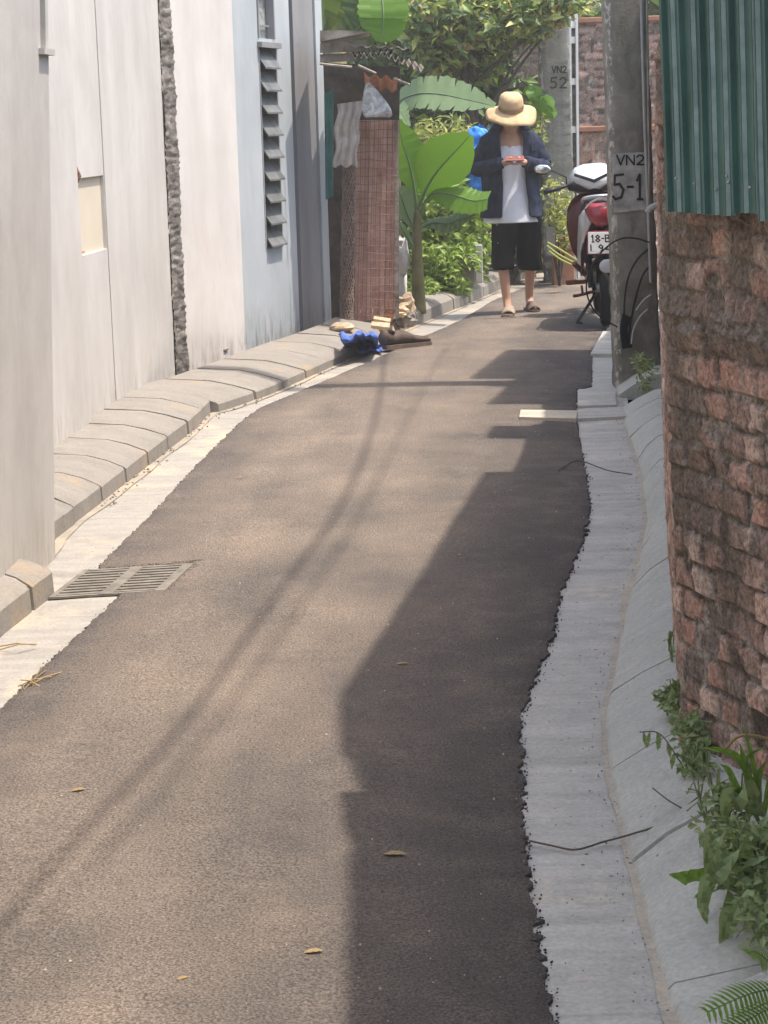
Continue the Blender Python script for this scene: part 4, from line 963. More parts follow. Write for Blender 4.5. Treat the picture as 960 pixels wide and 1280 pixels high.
plant('shrub', 'small light shrub at the foot of the farther pole', 'shrub', gl(700, 18.1), [cl(320, 706, 272, 18.0, .12, .2, .30, .07, .3), cl(200, 690, 250, 18.1, .12, .2, .3, .07, .3)], 'leafy', 6)
def tree(label, loc, top, clouds, mats, r=.07, group='trees behind the lane'):
    t = thing('tree', label, 'tree', loc, group=group); tr = MB(); a = Vector(loc); c = Vector(top)
    q = spline([a, a.lerp(c, .4)+Vector((.1, 0, 0)), a.lerp(c, .75)+Vector((-.08, 0, 0)), c], 6); tr.tube(q, [r*(1-.6*i/(len(q)-1)) for i in range(len(q))], 8)
    for cc in clouds:
        for k in range(5):
            e = Vector(cc[1])+Vector([random.uniform(-.8, .8)*w for w in cc[2]]); s = q[random.randint(len(q)//2, len(q)-1)]
            tr.tube(spline([s, s.lerp(e, .5)+Vector((0, 0, .1)), e], 4), [.022*(1-.8*i/8) for i in range(9)], 5)
    tr.build('trunk', M['bark'], t, smooth=True)
    for mt in mats:
        b = MB()
        for cc, fr in clouds_for(clouds, mats[mt]): leaf_cloud(b, int(cc[0]*fr), *cc[1:])
        b.build('crown', M[mt], t)
    return t
def clouds_for(cl_, fr): return [(c, fr) for c in cl_]
tree('yellow green leafy tree overhanging the lane behind the shack', gl(600, 18.2), D(590, 30, 18.2), [cl(1500, 560, 30, 18.2, .5, .5, .42, .13, .42), cl(1500, 640, 22, 18.0, .50, .5, .26, .12, .42), cl(1000, 570, 78, 18.4, .42, .4, .25, .12, .4), cl(350, 700, 2, 17.8, .40, .3, .12, .11)], {'leafy': .35, 'leaf': .3, 'leafd': .35, 'dry': .08})
tree('dark leaved tree standing behind the yellow green one', gl(540, 20.5), D(560, 0, 20.5), [cl(2600, 560, 60, 20.2, 1.1, .6, .9, .16, .42), cl(1400, 660, 20, 20.5, .9, .6, .5, .15), cl(1400, 590, 180, 20.0, .9, .4, .7, .14)], {'leafd': .8, 'leaf': .3})
tree('large dark tree far behind the left houses', (-1.0, 25, 0), (-1.2, 25, 4), [(3200, (-1.2, 25, 3.0), (2.6, 1.0, 1.8), .24, .45, .4, 'ell', .35, 0), (2600, (1.2, 24.5, 2.2), (2.2, 1.0, 1.9), .22, .45, .4, 'ell', .35, 0)], {'leafd': 1.0, 'leaf': .2}, .14)
tree('large dark tree far behind the brick garden wall', (4.2, 26, 0), (4.2, 26, 4), [(3200, (3.6, 26, 3.3), (2.6, 1.0, 1.6), .24, .45, .4, 'ell', .35, 0), (900, (2.6, 24.5, 3.6), (1.2, .6, .6), .15, .45, .4, 'ell', .35, 0)], {'leafd': .7, 'leaf': .3}, .14)
# vine leaves by the person's hat
b = MB(); g = thing('vine', 'broad leaved green vine dangling between the hat and the farther pole', 'vine', D(668, 170, 17.6))
for (x, y, a, s) in ((664, 108, .3, .17), (678, 120, -.6, .15), (692, 124, -.9, .17), (655, 112, 1.0, .12), (672, 134, -.3, .12), (696, 140, -1.2, .13)):
    p = D(x, y, 17.6); t = Vector((math.sin(a)*.6, -.25, -math.cos(a)*.7)).normalized(); blade(b, [p, p+t*s*.5+Vector((0, -.03, .02)), p+t*s], [.02, s*.42, s*.40, .01], (math.cos(a), .2, math.sin(a)), .1)
b.build('leaves', M['banana'], g)
b = MB(); leaf_cloud(b, 130, tuple(D(672, 165, 17.6)), (.08, .1, .22), .05); b.build('small_leaves', M['leafy'], g)
b = MB(); b.tube(spline([D(650, 100, 17.6), D(672, 118, 17.6), D(676, 150, 17.6), D(668, 185, 17.6)], 5), .006, 5); b.build('stem', M['bark'], g)

# white sack, concrete posts, planter, far walls
rk = thing('white_sack', 'bulging white sack beside the shack post', 'sack', D(503, 345, yv-.1)); b = MB(); b.sphere(D(504, 322, yv+.05), (.055, .06, .14), 14, 10, jit=.5); b.sphere(D(501, 301, yv+.05), (.03, .03, .02)); b.tube([D(503, 340, yv+.08), D(503, 392, yv+.08)], .035, 8); b.build('bag', M['sack'], rk, smooth=True)
def conpost(label, x0, x1, yt, yb_, Y, mat='post'):
    a = D(x0, yb_, Y); c = D(x1, yt, Y); b = MB(); b.box(((a.x+c.x)/2, Y+.06, (a.z+c.z)/2), (abs(c.x-a.x), .12, c.z-a.z), None, .008); tag(b.build('concrete_post', M[mat], origin=((a.x+c.x)/2, Y, a.z)), label, 'concrete post', 'low concrete posts along the kerb')
conpost('narrow pale concrete post at the kerb behind the leafy shrub', 594, 603, 306, 354, 16.75)
conpost('wide low concrete block left of the narrow post', 576, 593, 322, 360, 16.6, 'kerb')
conpost('small pale concrete post right of the person beside the planter', 683, 694, 284, 320, 18.0, 'kerb')
# far brick walls
def farwall(name, label, x0, x1, yt, yb_, Y, thick=.12, mat='brickfar', cap=None, step=.028):
    a = D(x0, yb_, Y); c = D(x1, yt, Y); r = thing(name, label, 'brick wall', ((a.x+c.x)/2, Y, 0))
    brick_wall('wall', [(c.x, Y), (a.x, Y)][::-1], 0.0, c.z, M[mat], r, step, .085, .2, .014, thick=thick, flip=-1)
    if cap: b = MB(); b.box(((a.x+c.x)/2, Y+.05, c.z+.025), (c.x-a.x+.04, .2, .05), None, .008); b.build('coping', M[cap], r)
    return r
farwall('garden_wall', 'tall pinkish brick wall far behind the poles', 645, 830, 26, 320, 20.0, cap='terra')
farwall('garden_wall', 'lower dirty brick wall with terracotta coping behind the motorbike', 716, 830, 162, 320, 19.2, cap='terra', mat='brickfar')
# lattice pillar
lp = thing('white_pillar', 'slim white slotted pillar right of the farther pole', 'pillar', D(717, 250, 18.95))
b = MB(); 
for x0, x1 in ((711, 713.5), (719, 722)): a = D(x0, 27, 18.95); c = D(x1, 27, 18.95); z0 = 0; b.box(((a.x+c.x)/2, 18.95, 1.22), (c.x-a.x, .08, 2.44))
for yy in (27, 46, 98, 158): a = D(711, yy, 18.95); b.box((a.x+.04, 18.96, a.z-.03), (.085, .07, .06))
b.build('frame', M['plate'], lp); b = MB(); a = D(716, 27, 18.95); b.box((a.x, 19.0, 1.2), (.05, .03, 2.4)); b.build('slot_back', M['rough'], lp)
# planter trough with cut stalks
pt_ = thing('planter', 'long terracotta planter trough behind the motorbike', 'planter', D(705, 312, 18.2)); b = MB(); a = D(688, 300, 18.2); c = D(722, 300, 18.2); b.box(((a.x+c.x)/2, 18.3, a.z-.05), (c.x-a.x, .2, .10), None, .01); b.box(((a.x+c.x)/2, 18.3, a.z+.005), (c.x-a.x+.03, .23, .02), None, .006); b.box(((a.x+c.x)/2, 18.3, (a.z-.10)/2), (c.x-a.x-.05, .16, a.z-.10), None, .01); b.build('trough', M['terra'], pt_)
for k, (lab, q) in enumerate((('pale green stalk lying uppermost in front of the planter', [(684, 303), (700, 312), (722, 326)]), ('yellow green stalk lying in the middle of the cut stalks', [(683, 307), (698, 318), (720, 330)]), ('short green stalk lying lowest by the kerb', [(686, 314), (700, 324), (716, 332)]))):
    tubething('cut_stalk', lab, 'stalk', [D(x, y, 17.3+.05*k) for x, y in q], .009, M['leafy'], 'cut stalks by the planter', 6)
# bags hanging behind the person
def bag(label, c, r, mat):
    b = MB(); rows = []
    for j in range(12):
        t = j/11; w = .2+.8*math.sin(math.pi*min(1, t*.95+.05))**.7; row = []
        for k in range(16):
            a = 2*math.pi*k/16; f = 1+.18*math.sin(a*5+j*.7)
            row.append(Vector((c.x+r[0]*w*f*math.cos(a), c.y+r[1]*w*f*math.sin(a), c.z+r[2]*(1-2*t))))
        rows.append(row)
    b.loft(rows); o_ = b.build('plastic_bag', M[mat], origin=c, smooth=True); cloth(o_, .07, .07, 2); tag(o_, label, 'plastic bag')
bag('shiny blue plastic bag hanging in the bush behind the person', D(596, 203, 16.8), (.12, .07, .29), 'bagb')
bag('pink and red plastic bag beside the blue bag', D(584, 222, 16.9), (.065, .06, .18), 'bagr')
b = MB(); p = D(596, 166, 17.25); leaf_cloud(b, 30, tuple(p), (.1, .05, .05), .07); tag(b.build('blue_wrapper', M['bagb'], origin=p), 'torn blue plastic wrapper above the blue bag', 'wrapper')

# ------------------------------------------------------------------ person
PG = G(648, 391, .02)
per = thing('person', 'person in wide tan hat, open navy jacket and black shorts, walking and reading a phone', 'person', (PG.x, PG.y, .02), rz=math.radians(2), local=True)
def skin_mesh(verts, edges, radii, sub=1):
    me = bpy.data.meshes.new('tmp'); me.from_pydata(verts, edges, []); o = bpy.data.objects.new('tmp', me); COL.objects.link(o)
    mod = o.modifiers.new('s', 'SKIN'); mod.use_smooth_shade = True
    for i, r in enumerate(radii):
        sv = me.skin_vertices[0].data[i]; sv.radius = r if hasattr(r, '__len__') else (r, r); sv.use_root = (i == 0)
    sb = o.modifiers.new('u', 'SUBSURF'); sb.levels = sub; sb.render_levels = sub
    bpy.context.view_layer.update(); dg = bpy.context.evaluated_depsgraph_get(); em = o.evaluated_get(dg).to_mesh()
    vs = [v.co.copy() for v in em.vertices]; fs = [tuple(p.vertices) for p in em.polygons]
    o.evaluated_get(dg).to_mesh_clear(); bpy.data.objects.remove(o); bpy.data.meshes.remove(me); return vs, fs
hx = -.045
V = [(hx+.01, 0, .86), (hx, .0, 1.05), (hx, .005, 1.25), (hx, .0, 1.37), (hx, -.02, 1.42), (hx, -.055, 1.48),
     (-.12, -.0, .84), (-.135, -.10, .50), (-.100, -.10, .11), (-.095, -.14, .04), (-.09, -.27, .040),
     (.10, .02, .84), (.105, .02, .50), (.105, .16, .13), (.105, .16, .075), (.115, .03, .03),
     (hx-.15, .01, 1.345), (hx-.235, .02, 1.13), (hx-.055, -.235, 1.165), (hx-.03, -.27, 1.17),
     (hx+.15, .01, 1.345), (hx+.25, .02, 1.13), (hx+.075, -.235, 1.165), (hx+.05, -.27, 1.17)]
E = [(0, 1), (1, 2), (2, 3), (3, 4), (4, 5), (0, 6), (6, 7), (7, 8), (8, 9), (9, 10), (0, 11), (11, 12), (12, 13), (13, 14), (14, 15), (3, 16), (16, 17), (17, 18), (18, 19), (3, 20), (20, 21), (21, 22), (22, 23)]
R_ = [(.14, .095), (.125, .09), (.14, .088), (.12, .075), .05, .075, .088, .058, .036, .036, .026, .088, .058, .036, .036, .026, .06, .042, .028, .026, .06, .042, .028, .026]
vs, fs = skin_mesh(V, E, R_, 1)
b = MB(); b.add(vs, fs)
hm = Matrix.Rotation(math.radians(28), 3, 'X')       # head bowed toward the phone (front is -Y)
hc = Vector((hx, -.080, 1.515))
def hp(x, y, z): return hc+hm @ Vector((x, y, z))
def headring(z, w, d, yo): return [hp(w*math.cos(a), yo+d*math.sin(a)*(1.0 if math.sin(a) > 0 else .96), z) for a in [2*math.pi*k/18 for k in range(18)]]
b.loft([headring(*q) for q in ((-.118, .022, .025, -.045), (-.108, .045, .055, -.03), (-.085, .060, .078, -.012), (-.05, .070, .088, -.004), (0, .077, .095, 0), (.05, .078, .097, .003), (.09, .066, .082, .005), (.115, .035, .045, .006))])
b.sphere(hp(0, -.105, -.025), (.013, .018, .022), 8, 6, hm)                 # nose
for s in (-1, 1): b.sphere(hp(s*.080, .008, -.015), (.010, .020, .030), 8, 6, hm)  # ears
b.tube([hp(-.022, -.083, -.068), hp(0, -.091, -.066), hp(.022, -.083, -.068)], .006, 6)       # lips
for s in (-1, 1): b.sphere(hp(s*.03, -.083, .005), (.014, .010, .008), 8, 6, hm)
# hands cupped round the phone
for s in (-1, 1):
    wx = hx+s*.045; pc = Vector((wx, -.285, 1.168))
    b.sphere(pc, (.030, .042, .016), 12, 8, Matrix.Rotation(s*.35, 3, 'Z'))
    for k in range(4):
        L = (.060, .068, .064, .050)[k]; y = -.250-.019*k; bx = wx-s*.012
        b.tube(spline([Vector((bx+s*.01, y, 1.163)), Vector((bx-s*L*.45, y-.004, 1.152)), Vector((bx-s*L*.95, y-.006, 1.160)), Vector((bx-s*L*1.05, y-.006, 1.178))], 3), [.0095, .0095, .009, .009, .0088, .0085, .0082, .008, .0065, .005], 7)
    b.tube(spline([Vector((wx+s*.015, -.265, 1.172)), Vector((wx+s*.008, -.29, 1.192)), Vector((wx-s*.008, -.31, 1.201)), Vector((wx-s*.024, -.325, 1.200))], 3), [.012, .012, .0115, .011, .011, .0105, .010, .0095, .009, .007], 7)
body = b.build('body', M['skin'], per)
rm = body.modifiers.new('r', 'REMESH'); rm.mode = 'VOXEL'; rm.voxel_size = .0055; rm.use_smooth_shade = True
sm = body.modifiers.new('sm', 'SMOOTH'); sm.iterations = 2; sm.factor = .4
def ring(c, rx, ry, n=28, a0=0, a1=2*math.pi, tilt=None, fold=0.0, fs=5, ph=0.0, closed=True):
    out = []
    for k in range(n if closed else n+1):
        a = a0+(a1-a0)*k/n; f = 1+fold*math.sin(a*fs+ph)+fold*.6*math.sin(a*(fs*2+1)+ph*1.7); p = Vector((rx*f*math.cos(a), ry*f*math.sin(a), 0))
        out.append(Vector(c)+(tilt @ p if tilt else p))
    return out
# white t-shirt
b = MB(); rows = [ring((hx, 0, z), rx, ry, fold=.02+.02*(1.4-z), fs=6, ph=z*7) for z, rx, ry in ((.705, .222, .172), (.74, .220, .170), (.80, .212, .160), (.95, .185, .138), (1.1, .175, .130), (1.20, .178, .128))]
rows += [ring((hx, -.0, z), rx, ry, tilt=Matrix.Rotation(math.radians(t_), 3, 'X')) for z, rx, ry, t_ in ((1.28, .165, .125, 14), (1.335, .118, .112, 22), (1.35, .088, .10, 26))]
b.loft(rows, cap=False); o = b.build('shirt', M['white'], per, smooth=True); cloth(o, .016, .12); o.modifiers.new('t', 'SOLIDIFY').thickness = .004
# jacket: open front shell, collar, sleeves
b = MB(); rows = []
for z, rx, ry, gl_, gr_ in ((.745, .242, .185, .36, .62), (.78, .242, .185, .36, .58), (.88, .232, .162, .35, .52), (1.0, .225, .165, .34, .46), (1.12, .220, .155, .36, .44), (1.24, .218, .150, .40, .44), (1.33, .215, .140, .46, .46), (1.39, .195, .122, .50, .50), (1.42, .125, .10, .56, .56), (1.445, .098, .09, .62, .62)):
    a0 = -math.pi/2+gr_; a1 = 1.5*math.pi-gl_
    rows.append(ring((hx, 0, z), rx, ry, 36, a0, a1, None, .022, 7, z*9, False))
b.loft(rows, closed=False)
o = b.build('jacket', M['navy'], per, smooth=True); cloth(o, .034, .08); o.modifiers.new('t', 'SOLIDIFY').thickness = .008
b = MB(); rows = []
for z, rx, ry, g in ((1.425, .11, .095, .62), (1.46, .10, .09, .66), (1.45, .125, .11, .75), (1.405, .155, .125, .70)):
    rows.append(ring((hx, 0, z), rx, ry, 30, -math.pi/2+g, 1.5*math.pi-g, None, .01, 3, 0, False))
b.loft(rows, closed=False); o2 = b.build('collar', M['navy'], o, smooth=True); o2.modifiers.new('t', 'SOLIDIFY').thickness = .006
for s in (-1, 1):
    b = MB(); sh_ = Vector((hx+s*.115, .005, 1.368)); el = Vector((hx+s*.262, .02, 1.125)); wri = Vector((hx+s*.085, -.225, 1.168))
    q = spline([sh_, sh_.lerp(el, .5)+Vector((s*.018, 0, 0)), el, el.lerp(wri, .5)+Vector((s*.015, -.02, -.012)), wri], 7); N = len(q)
    rr = [float(np.interp(i/(N-1), [0, .15, .45, .55, .8, 1], [.060, .078, .063, .064, .052, .044]))*(1+.05*math.sin(i*2.1)+.03*math.sin(i*5)) for i in range(N)]
    b.tube(q, rr, 16); cloth(b.build('sleeve', M['navy'], o, smooth=True), .030, .06, 1)
    b = MB(); a = -math.pi/2+s*.93; P = Vector((hx+.222*math.cos(a), .152*math.sin(a), 1.265)); b.box(P+Vector((0, -.006, 0)), (.085, .010, .045), Matrix.Rotation(s*.75, 3, 'Z'), .004); b.build('pocket_flap', M['navy'], o)
# shorts
b = MB()
rows = [ring((hx*.6+.005, 0, z), rx, ry, fold=.012, fs=5, ph=z*9) for z, rx, ry in ((.90, .16, .10), (.80, .185, .12), (.70, .200, .135))]
b.loft(rows)
for s, kx, ky, kz in ((-1, -.125, -.08, .345), (1, .100, .03, .325)):
    rows = [ring((x, y, z), rx, ry, 24, fold=f, fs=4, ph=z*14+s) for x, y, z, rx, ry, f in ((s*.075, 0, .80, .105, .115, .01), (s*.088, ky*.3, .68, .110, .120, .02), (kx*.9, ky*.6, .55, .098, .110, .035), (kx*.97, ky*.9, .44, .094, .104, .05), (kx, ky, kz+.02, .092, .104, .05), (kx, ky, kz, .088, .102, .05))]
    b.loft(rows, cap=True)
o = b.build('shorts', M['black'], per, smooth=True); cloth(o, .030, .10, 1)
# hat
ht = MB(); hb = hc+hm @ Vector((0, .0, .045)); brim = []
tm = Matrix.Rotation(math.radians(22), 3, 'X')
for r, dz in ((.086, .012), (.11, .0), (.145, -.010), (.175, -.026), (.192, -.042)):
    brim.append([hb+tm @ Vector((r*1.0*math.cos(a), r*.97*math.sin(a), dz+(.018*math.sin(a*2+.8)+.014*math.sin(3*a)+.008*math.sin(5*a+1))*(r/.2)**2-(.012 if math.sin(a) < 0 else 0)*(r/.2))) for a in [2*math.pi*k/40 for k in range(40)]])
ht.loft(brim, cap=False)
hato = ht.build('hat', M['straw'], per, smooth=True); hato.modifiers.new('t', 'SOLIDIFY').thickness = .006
ht = MB(); cr = []
for r, z in ((.093, .0), (.094, .04), (.090, .075), (.080, .102), (.055, .122), (.02, .128)):
    cr.append([hb+tm @ Vector((r*math.cos(a)*(1+.03*math.sin(a*3)), r*1.08*math.sin(a), z+.010+.006*math.sin(a*2+r*30))) for a in [2*math.pi*k/32 for k in range(32)]])
ht.loft(cr); ht.build('crown', M['straw'], hato, smooth=True)
ht = MB(); ht.loft([[hb+tm @ Vector((r*math.cos(a), r*1.08*math.sin(a), z)) for a in [2*math.pi*k/32 for k in range(32)]] for r, z in ((.0965, .012), (.0975, .036))], cap=False); ht.build('hat_band', M['strawd'], hato, smooth=True)
b = MB(); b.loft([headring(*q) for q in ((-.06, .068, .06, .036), (-.03, .078, .075, .026), (.02, .083, .085, .020), (.07, .079, .083, .018), (.10, .055, .06, .012))]); b.build('hair', M['hair'], per, smooth=True)
# phone held between the hands: top-level
ph = MB(); ph.box((0, 0, 0), (.146, .072, .010), Matrix.Rotation(.5, 3, 'X'), .004)
php = Matrix.Rotation(math.radians(2), 3, 'Z') @ Vector((hx, -.315, 1.196))
tag(ph.build('mobile_phone', M['phone'], origin=None), 'small mobile phone held in both hands of the walking person', 'phone').location = (PG.x+php.x, PG.y+php.y, .02+php.z)
# slippers
for s, c, yaw, mt, lb in ((-1, (-.092, -.20, 0), -.2, 'tanr', None), (1, (.112, .09, 0), .1, 'brownr', None)):
    R3 = Matrix.Rotation(yaw, 3, 'Z'); c = Vector(c); b = MB(); rows = []
    for u, w in ((-.135, .022), (-.12, .036), (-.05, .036), (.03, .046), (.09, .047), (.125, .034), (.14, .015)):
        rows.append([c+R3 @ Vector((x*w, -u, z)) for x, z in ((-1, .0), (-1.05, .022), (1.05, .022), (1, .0))])
    b.loft(rows); sl_ = b.build('slipper', M[mt], per, smooth=False)
    b = MB(); rows = []
    for u, hz_ in ((.0, .085), (.05, .078), (.10, .058), (.115, .045)):
        rows.append([c+R3 @ Vector((.050*math.cos(a), -u, .018+(hz_-.018)*math.sin(a))) for a in [math.pi*k/12 for k in range(13)]])
    b.loft(rows, closed=False); o = b.build('strap', M[mt], sl_, smooth=True); o.modifiers.new('t', 'SOLIDIFY').thickness = .006

# ------------------------------------------------------------------ motorbike (rear view; +Y is forward, -Y the tail)
BG = G(758, 407, .02)
bike = thing('motorbike', 'parked underbone motorbike with white fairing and red tail light behind the pole', 'motorbike', (BG.x+.03, BG.y+.50, .02), rz=math.radians(-3), local=True)
bike.rotation_euler = (0, math.radians(-3.0), math.radians(-4))
def wheel(y):
    b = MB(); r, w = .285, .04; rows = []
    for k in range(36):
        a = 2*math.pi*k/36; rows.append([Vector((w*math.cos(q), y+(r-.04+w*.95*math.sin(q))*math.cos(a), r+(r-.04+w*.95*math.sin(q))*math.sin(a))) for q in [2*math.pi*j/10 for j in range(10)]])
    rows.append(rows[0]); b.loft(rows, cap=False); t = b.build('wheel', M['tyre'], bike, smooth=True)
    b = MB(); rows = []
    for k in range(37):
        a = 2*math.pi*k/36; rows.append([Vector((x, y+rr_*math.cos(a), r+rr_*math.sin(a))) for x, rr_ in ((-.025, .215), (.025, .215), (.02, .195), (-.02, .195))])
    b.loft(rows, cap=False)
    for k in range(10):
        a = 2*math.pi*k/10; b.tube([Vector((.02*(-1)**k, y, r)), Vector((0, y+.2*math.cos(a), r+.2*math.sin(a)))], .006, 5)
    b.tube([Vector((-.06, y, r)), Vector((.06, y, r))], .035, 12); b.build('rim', M['steel'], t)
    return t
wheel(-.58); wheel(.64)
def bm_loft(name, secs, mat, parent=None, n=16, pw_=1.0):
    """sections: (y, z, half width, half height)"""
    b = MB(); rows = [[Vector((hw*math.copysign(abs(math.cos(a))**pw_, math.cos(a)), y, z+hh_*math.copysign(abs(math.sin(a))**pw_, math.sin(a)))) for a in [2*math.pi*k/n for k in range(n)]] for y, z, hw, hh_ in secs]
    b.loft(rows); return b.build(name, mat, parent or bike, smooth=True)
bm_loft('tail_body', [(-.80, .80, .03, .03), (-.76, .80, .085, .085), (-.68, .79, .115, .115), (-.50, .74, .13, .14), (-.25, .66, .135, .15), (0, .58, .13, .12)], M['blackp'], pw_=.8)
for s in (-1, 1):
    b = MB(); rows = []
    for y, z0, z1, x in ((-.79, .76, .86, .07), (-.70, .66, .85, .118), (-.5, .52, .80, .145), (-.25, .40, .70, .15), (0, .36, .60, .15)):
        rows.append([Vector((s*(x+.012*math.sin(math.pi*t)), y, z0+(z1-z0)*t)) for t in (0, .25, .5, .75, 1)])
    b.loft(rows, closed=False); o = b.build('side_panel', M['silver'], bike, smooth=True); o.modifiers.new('t', 'SOLIDIFY').thickness = .006
    b = MB(); rows = [[Vector((s*(.125+.01*k), y, z-.03*k)) for k in range(3)] for y, z in ((-.72, .62), (-.55, .50), (-.3, .42))]; b.loft(rows, closed=False); o = b.build('lower_panel', M['maroon'], bike); o.modifiers.new('t', 'SOLIDIFY').thickness = .01
bm_loft('seat', [(-.74, .895, .05, .02), (-.68, .90, .10, .035), (-.4, .86, .125, .045), (-.1, .80, .12, .05), (.12, .78, .07, .03)], M['blackp'], pw_=.8)
b = MB(); b.tube(spline([(-.10, -.45, .88), (-.11, -.74, .93), (0, -.85, .945), (.11, -.74, .93), (.10, -.45, .88)], 6), .012, 8); b.build('grab_rail', M['silver'], bike, smooth=True)
b = MB(); rows = []
for z, w, y in ((.885, .085, -.80), (.84, .100, -.83), (.79, .072, -.835), (.755, .040, -.82), (.735, .012, -.80)): rows.append([Vector((x*w, y+.05*abs(x)**2, z)) for x in (-1, -.5, 0, .5, 1)])
b.loft(rows, closed=False); tl = b.build('tail_light', M['red'], bike, smooth=True); tl.modifiers.new('t', 'SOLIDIFY').thickness = .02
b = MB(); b.tube(spline([(-.105, -.775, .86), (-.06, -.82, .905), (0, -.835, .925), (.06, -.82, .905), (.105, -.775, .86)], 5), .008, 6); b.build('light_trim', M['whitep'], bike, smooth=True)
# rear mudguard, plate
bm_loft('rear_mudguard', [(-.83, .50, .05, .14), (-.80, .60, .06, .12), (-.68, .66, .06, .06)], M['blackp'], pw_=.7)
b = MB(); b.box((0, -.865, .62), (.205, .006, .15), Matrix.Rotation(-.12, 3, 'X') @ Matrix.Rotation(.06, 3, 'Y'), .002); pl = b.build('number_plate', M['plate'], bike)
b = MB(); ex = Vector((1, 0, -.06)).normalized(); ez = Vector((0, -.12, 1)).normalized(); en = Vector((0, -1, -.12)).normalized()
write(b, '18-B', Vector((-.078, -.8785, .632)), ex, ez, en, .032, .048, .009, .009); write(b, 'L94', Vector((-.085, -.8725, .565)), ex, ez, en, .034, .048, .018, .009); b.build('plate_lettering', M['ink'], pl)
b = MB(); b.box((0, -.857, .62), (.222, .006, .166), Matrix.Rotation(-.12, 3, 'X') @ Matrix.Rotation(.06, 3, 'Y'), .002); b.build('plate_frame', M['red'], pl)
b = MB(); b.sphere((.02, -.86, .455), (.055, .012, .05)); b.build('reflector', M['silver'], bike, smooth=True)
b = MB(); b.tube([(.13, .1, .25), (.14, -.3, .27), (.155, -.78, .37)], [.02, .03, .045], 12); b.build('exhaust', M['steel'], bike, smooth=True)
for s in (-1, 1):
    b = MB(); b.tube([(s*.09, -.58, .29), (s*.10, -.50, .64)], [.022, .026], 8); b.tube([(s*.07, -.62, .285), (s*.08, -.1, .33)], .018, 6); b.build('swing_arm', M['blackp'], bike)
    b = MB(); b.tube([(s*.10, -.02, .29), (s*.25, -.04, .29)], .016, 8); b.box((s*.215, -.04, .295), (.09, .05, .03), None, .006); b.build('foot_peg', M['rust'], bike)
    b = MB(); b.tube([(s*.12, -.35, .37), (s*.20, -.42, .46)], .02, 8); b.build('passenger_peg', M['rust'], bike)
    b = MB(); b.tube(spline([(s*.04, .30, .985), (s*.14, .28, 1.0), (s*.26, .22, .985), (s*.36, .17, .965)], 5), .012, 8); b.tube([(s*.25, .225, .985), (s*.375, .165, .963)], .018, 10); b.build('handlebar', M['blackp'], bike, smooth=True)
    b = MB(); b.tube([(s*.20, .27, .99), (s*.20, .27, 1.06), (s*.31, .22, 1.12)], .006, 6); b.build('mirror_stem', M['blackp'], bike)
    b = MB(); b.sphere((s*.375, .20, 1.135), (.068, .022, .038), 16, 10, Matrix.Rotation(-s*.12, 3, 'Y')); mr = b.build('mirror', M['blackp'], bike, smooth=True)
    b = MB(); b.sphere((s*.375, .183, 1.135), (.062, .010, .033), 16, 8, Matrix.Rotation(-s*.12, 3, 'Y')); b.build('glass', M['mirror'], mr, smooth=True)
    b = MB(); b.tube([(s*.22, .25, .985), (s*.34, .24, .97)], .005, 5); b.build('brake_lever', M['steel'], bike)
bm_loft('dash_cowl', [(.20, .965, .09, .03), (.26, .975, .20, .035), (.34, .985, .19, .05), (.44, .97, .13, .07)], M['blackp'], pw_=.8)
b = MB(); rows = []
for z, w, y in ((1.135, .06, .26), (1.115, .13, .22), (1.06, .175, .17), (1.015, .13, .14), (.965, .035, .13)): rows.append([Vector((x*w, y+.06*x*x, z)) for x in (-1, -.6, -.2, .2, .6, 1)])
b.loft(rows, closed=False); o = b.build('fairing', M['whitep'], bike, smooth=True); o.modifiers.new('t', 'SOLIDIFY').thickness = .012
b = MB(); b.add([(-.14, .155, 1.085), (0, .125, 1.03), (.14, .155, 1.085), (.145, .15, 1.065), (0, .12, 1.005), (-.145, .15, 1.065)], [(0, 1, 4, 5), (1, 2, 3, 4)]); o3 = b.build('fairing_stripe', M['blackp'], o); o3.modifiers.new('t', 'SOLIDIFY').thickness = .01
bm_loft('leg_shield', [(.18, .62, .20, .22), (.25, .70, .22, .24), (.40, .66, .12, .26)], M['maroon'], pw_=.7)
bm_loft('engine', [(-.15, .34, .09, .08), (0, .34, .12, .10), (.2, .36, .10, .09)], M['steel'], pw_=.8)
b = MB(); b.tube([(0, .64, .285), (0, .5, .6), (0, .38, .95)], .03, 8); b.build('fork', M['blackp'], bike)
bm_loft('front_mudguard', [(.45, .42, .05, .03), (.6, .60, .06, .02), (.78, .50, .05, .03)], M['maroon'])
b = MB(); b.tube([(-.02, -.12, .24), (-.20, -.30, .015), (-.17, -.34, .012)], .012, 7); b.tube([(-.14, -.20, .09), (-.06, -.30, .2)], .008, 6); b.build('side_stand', M['blackp'], bike)
b = MB(); b.tube([(-.05, -.10, .22), (-.17, -.12, .20), (-.21, -.10, .195)], .012, 7); b.tube([(-.14, -.1, .2), (-.145, -.1, .27)], .009, 6); b.build('gear_pedal', M['rust'], bike)

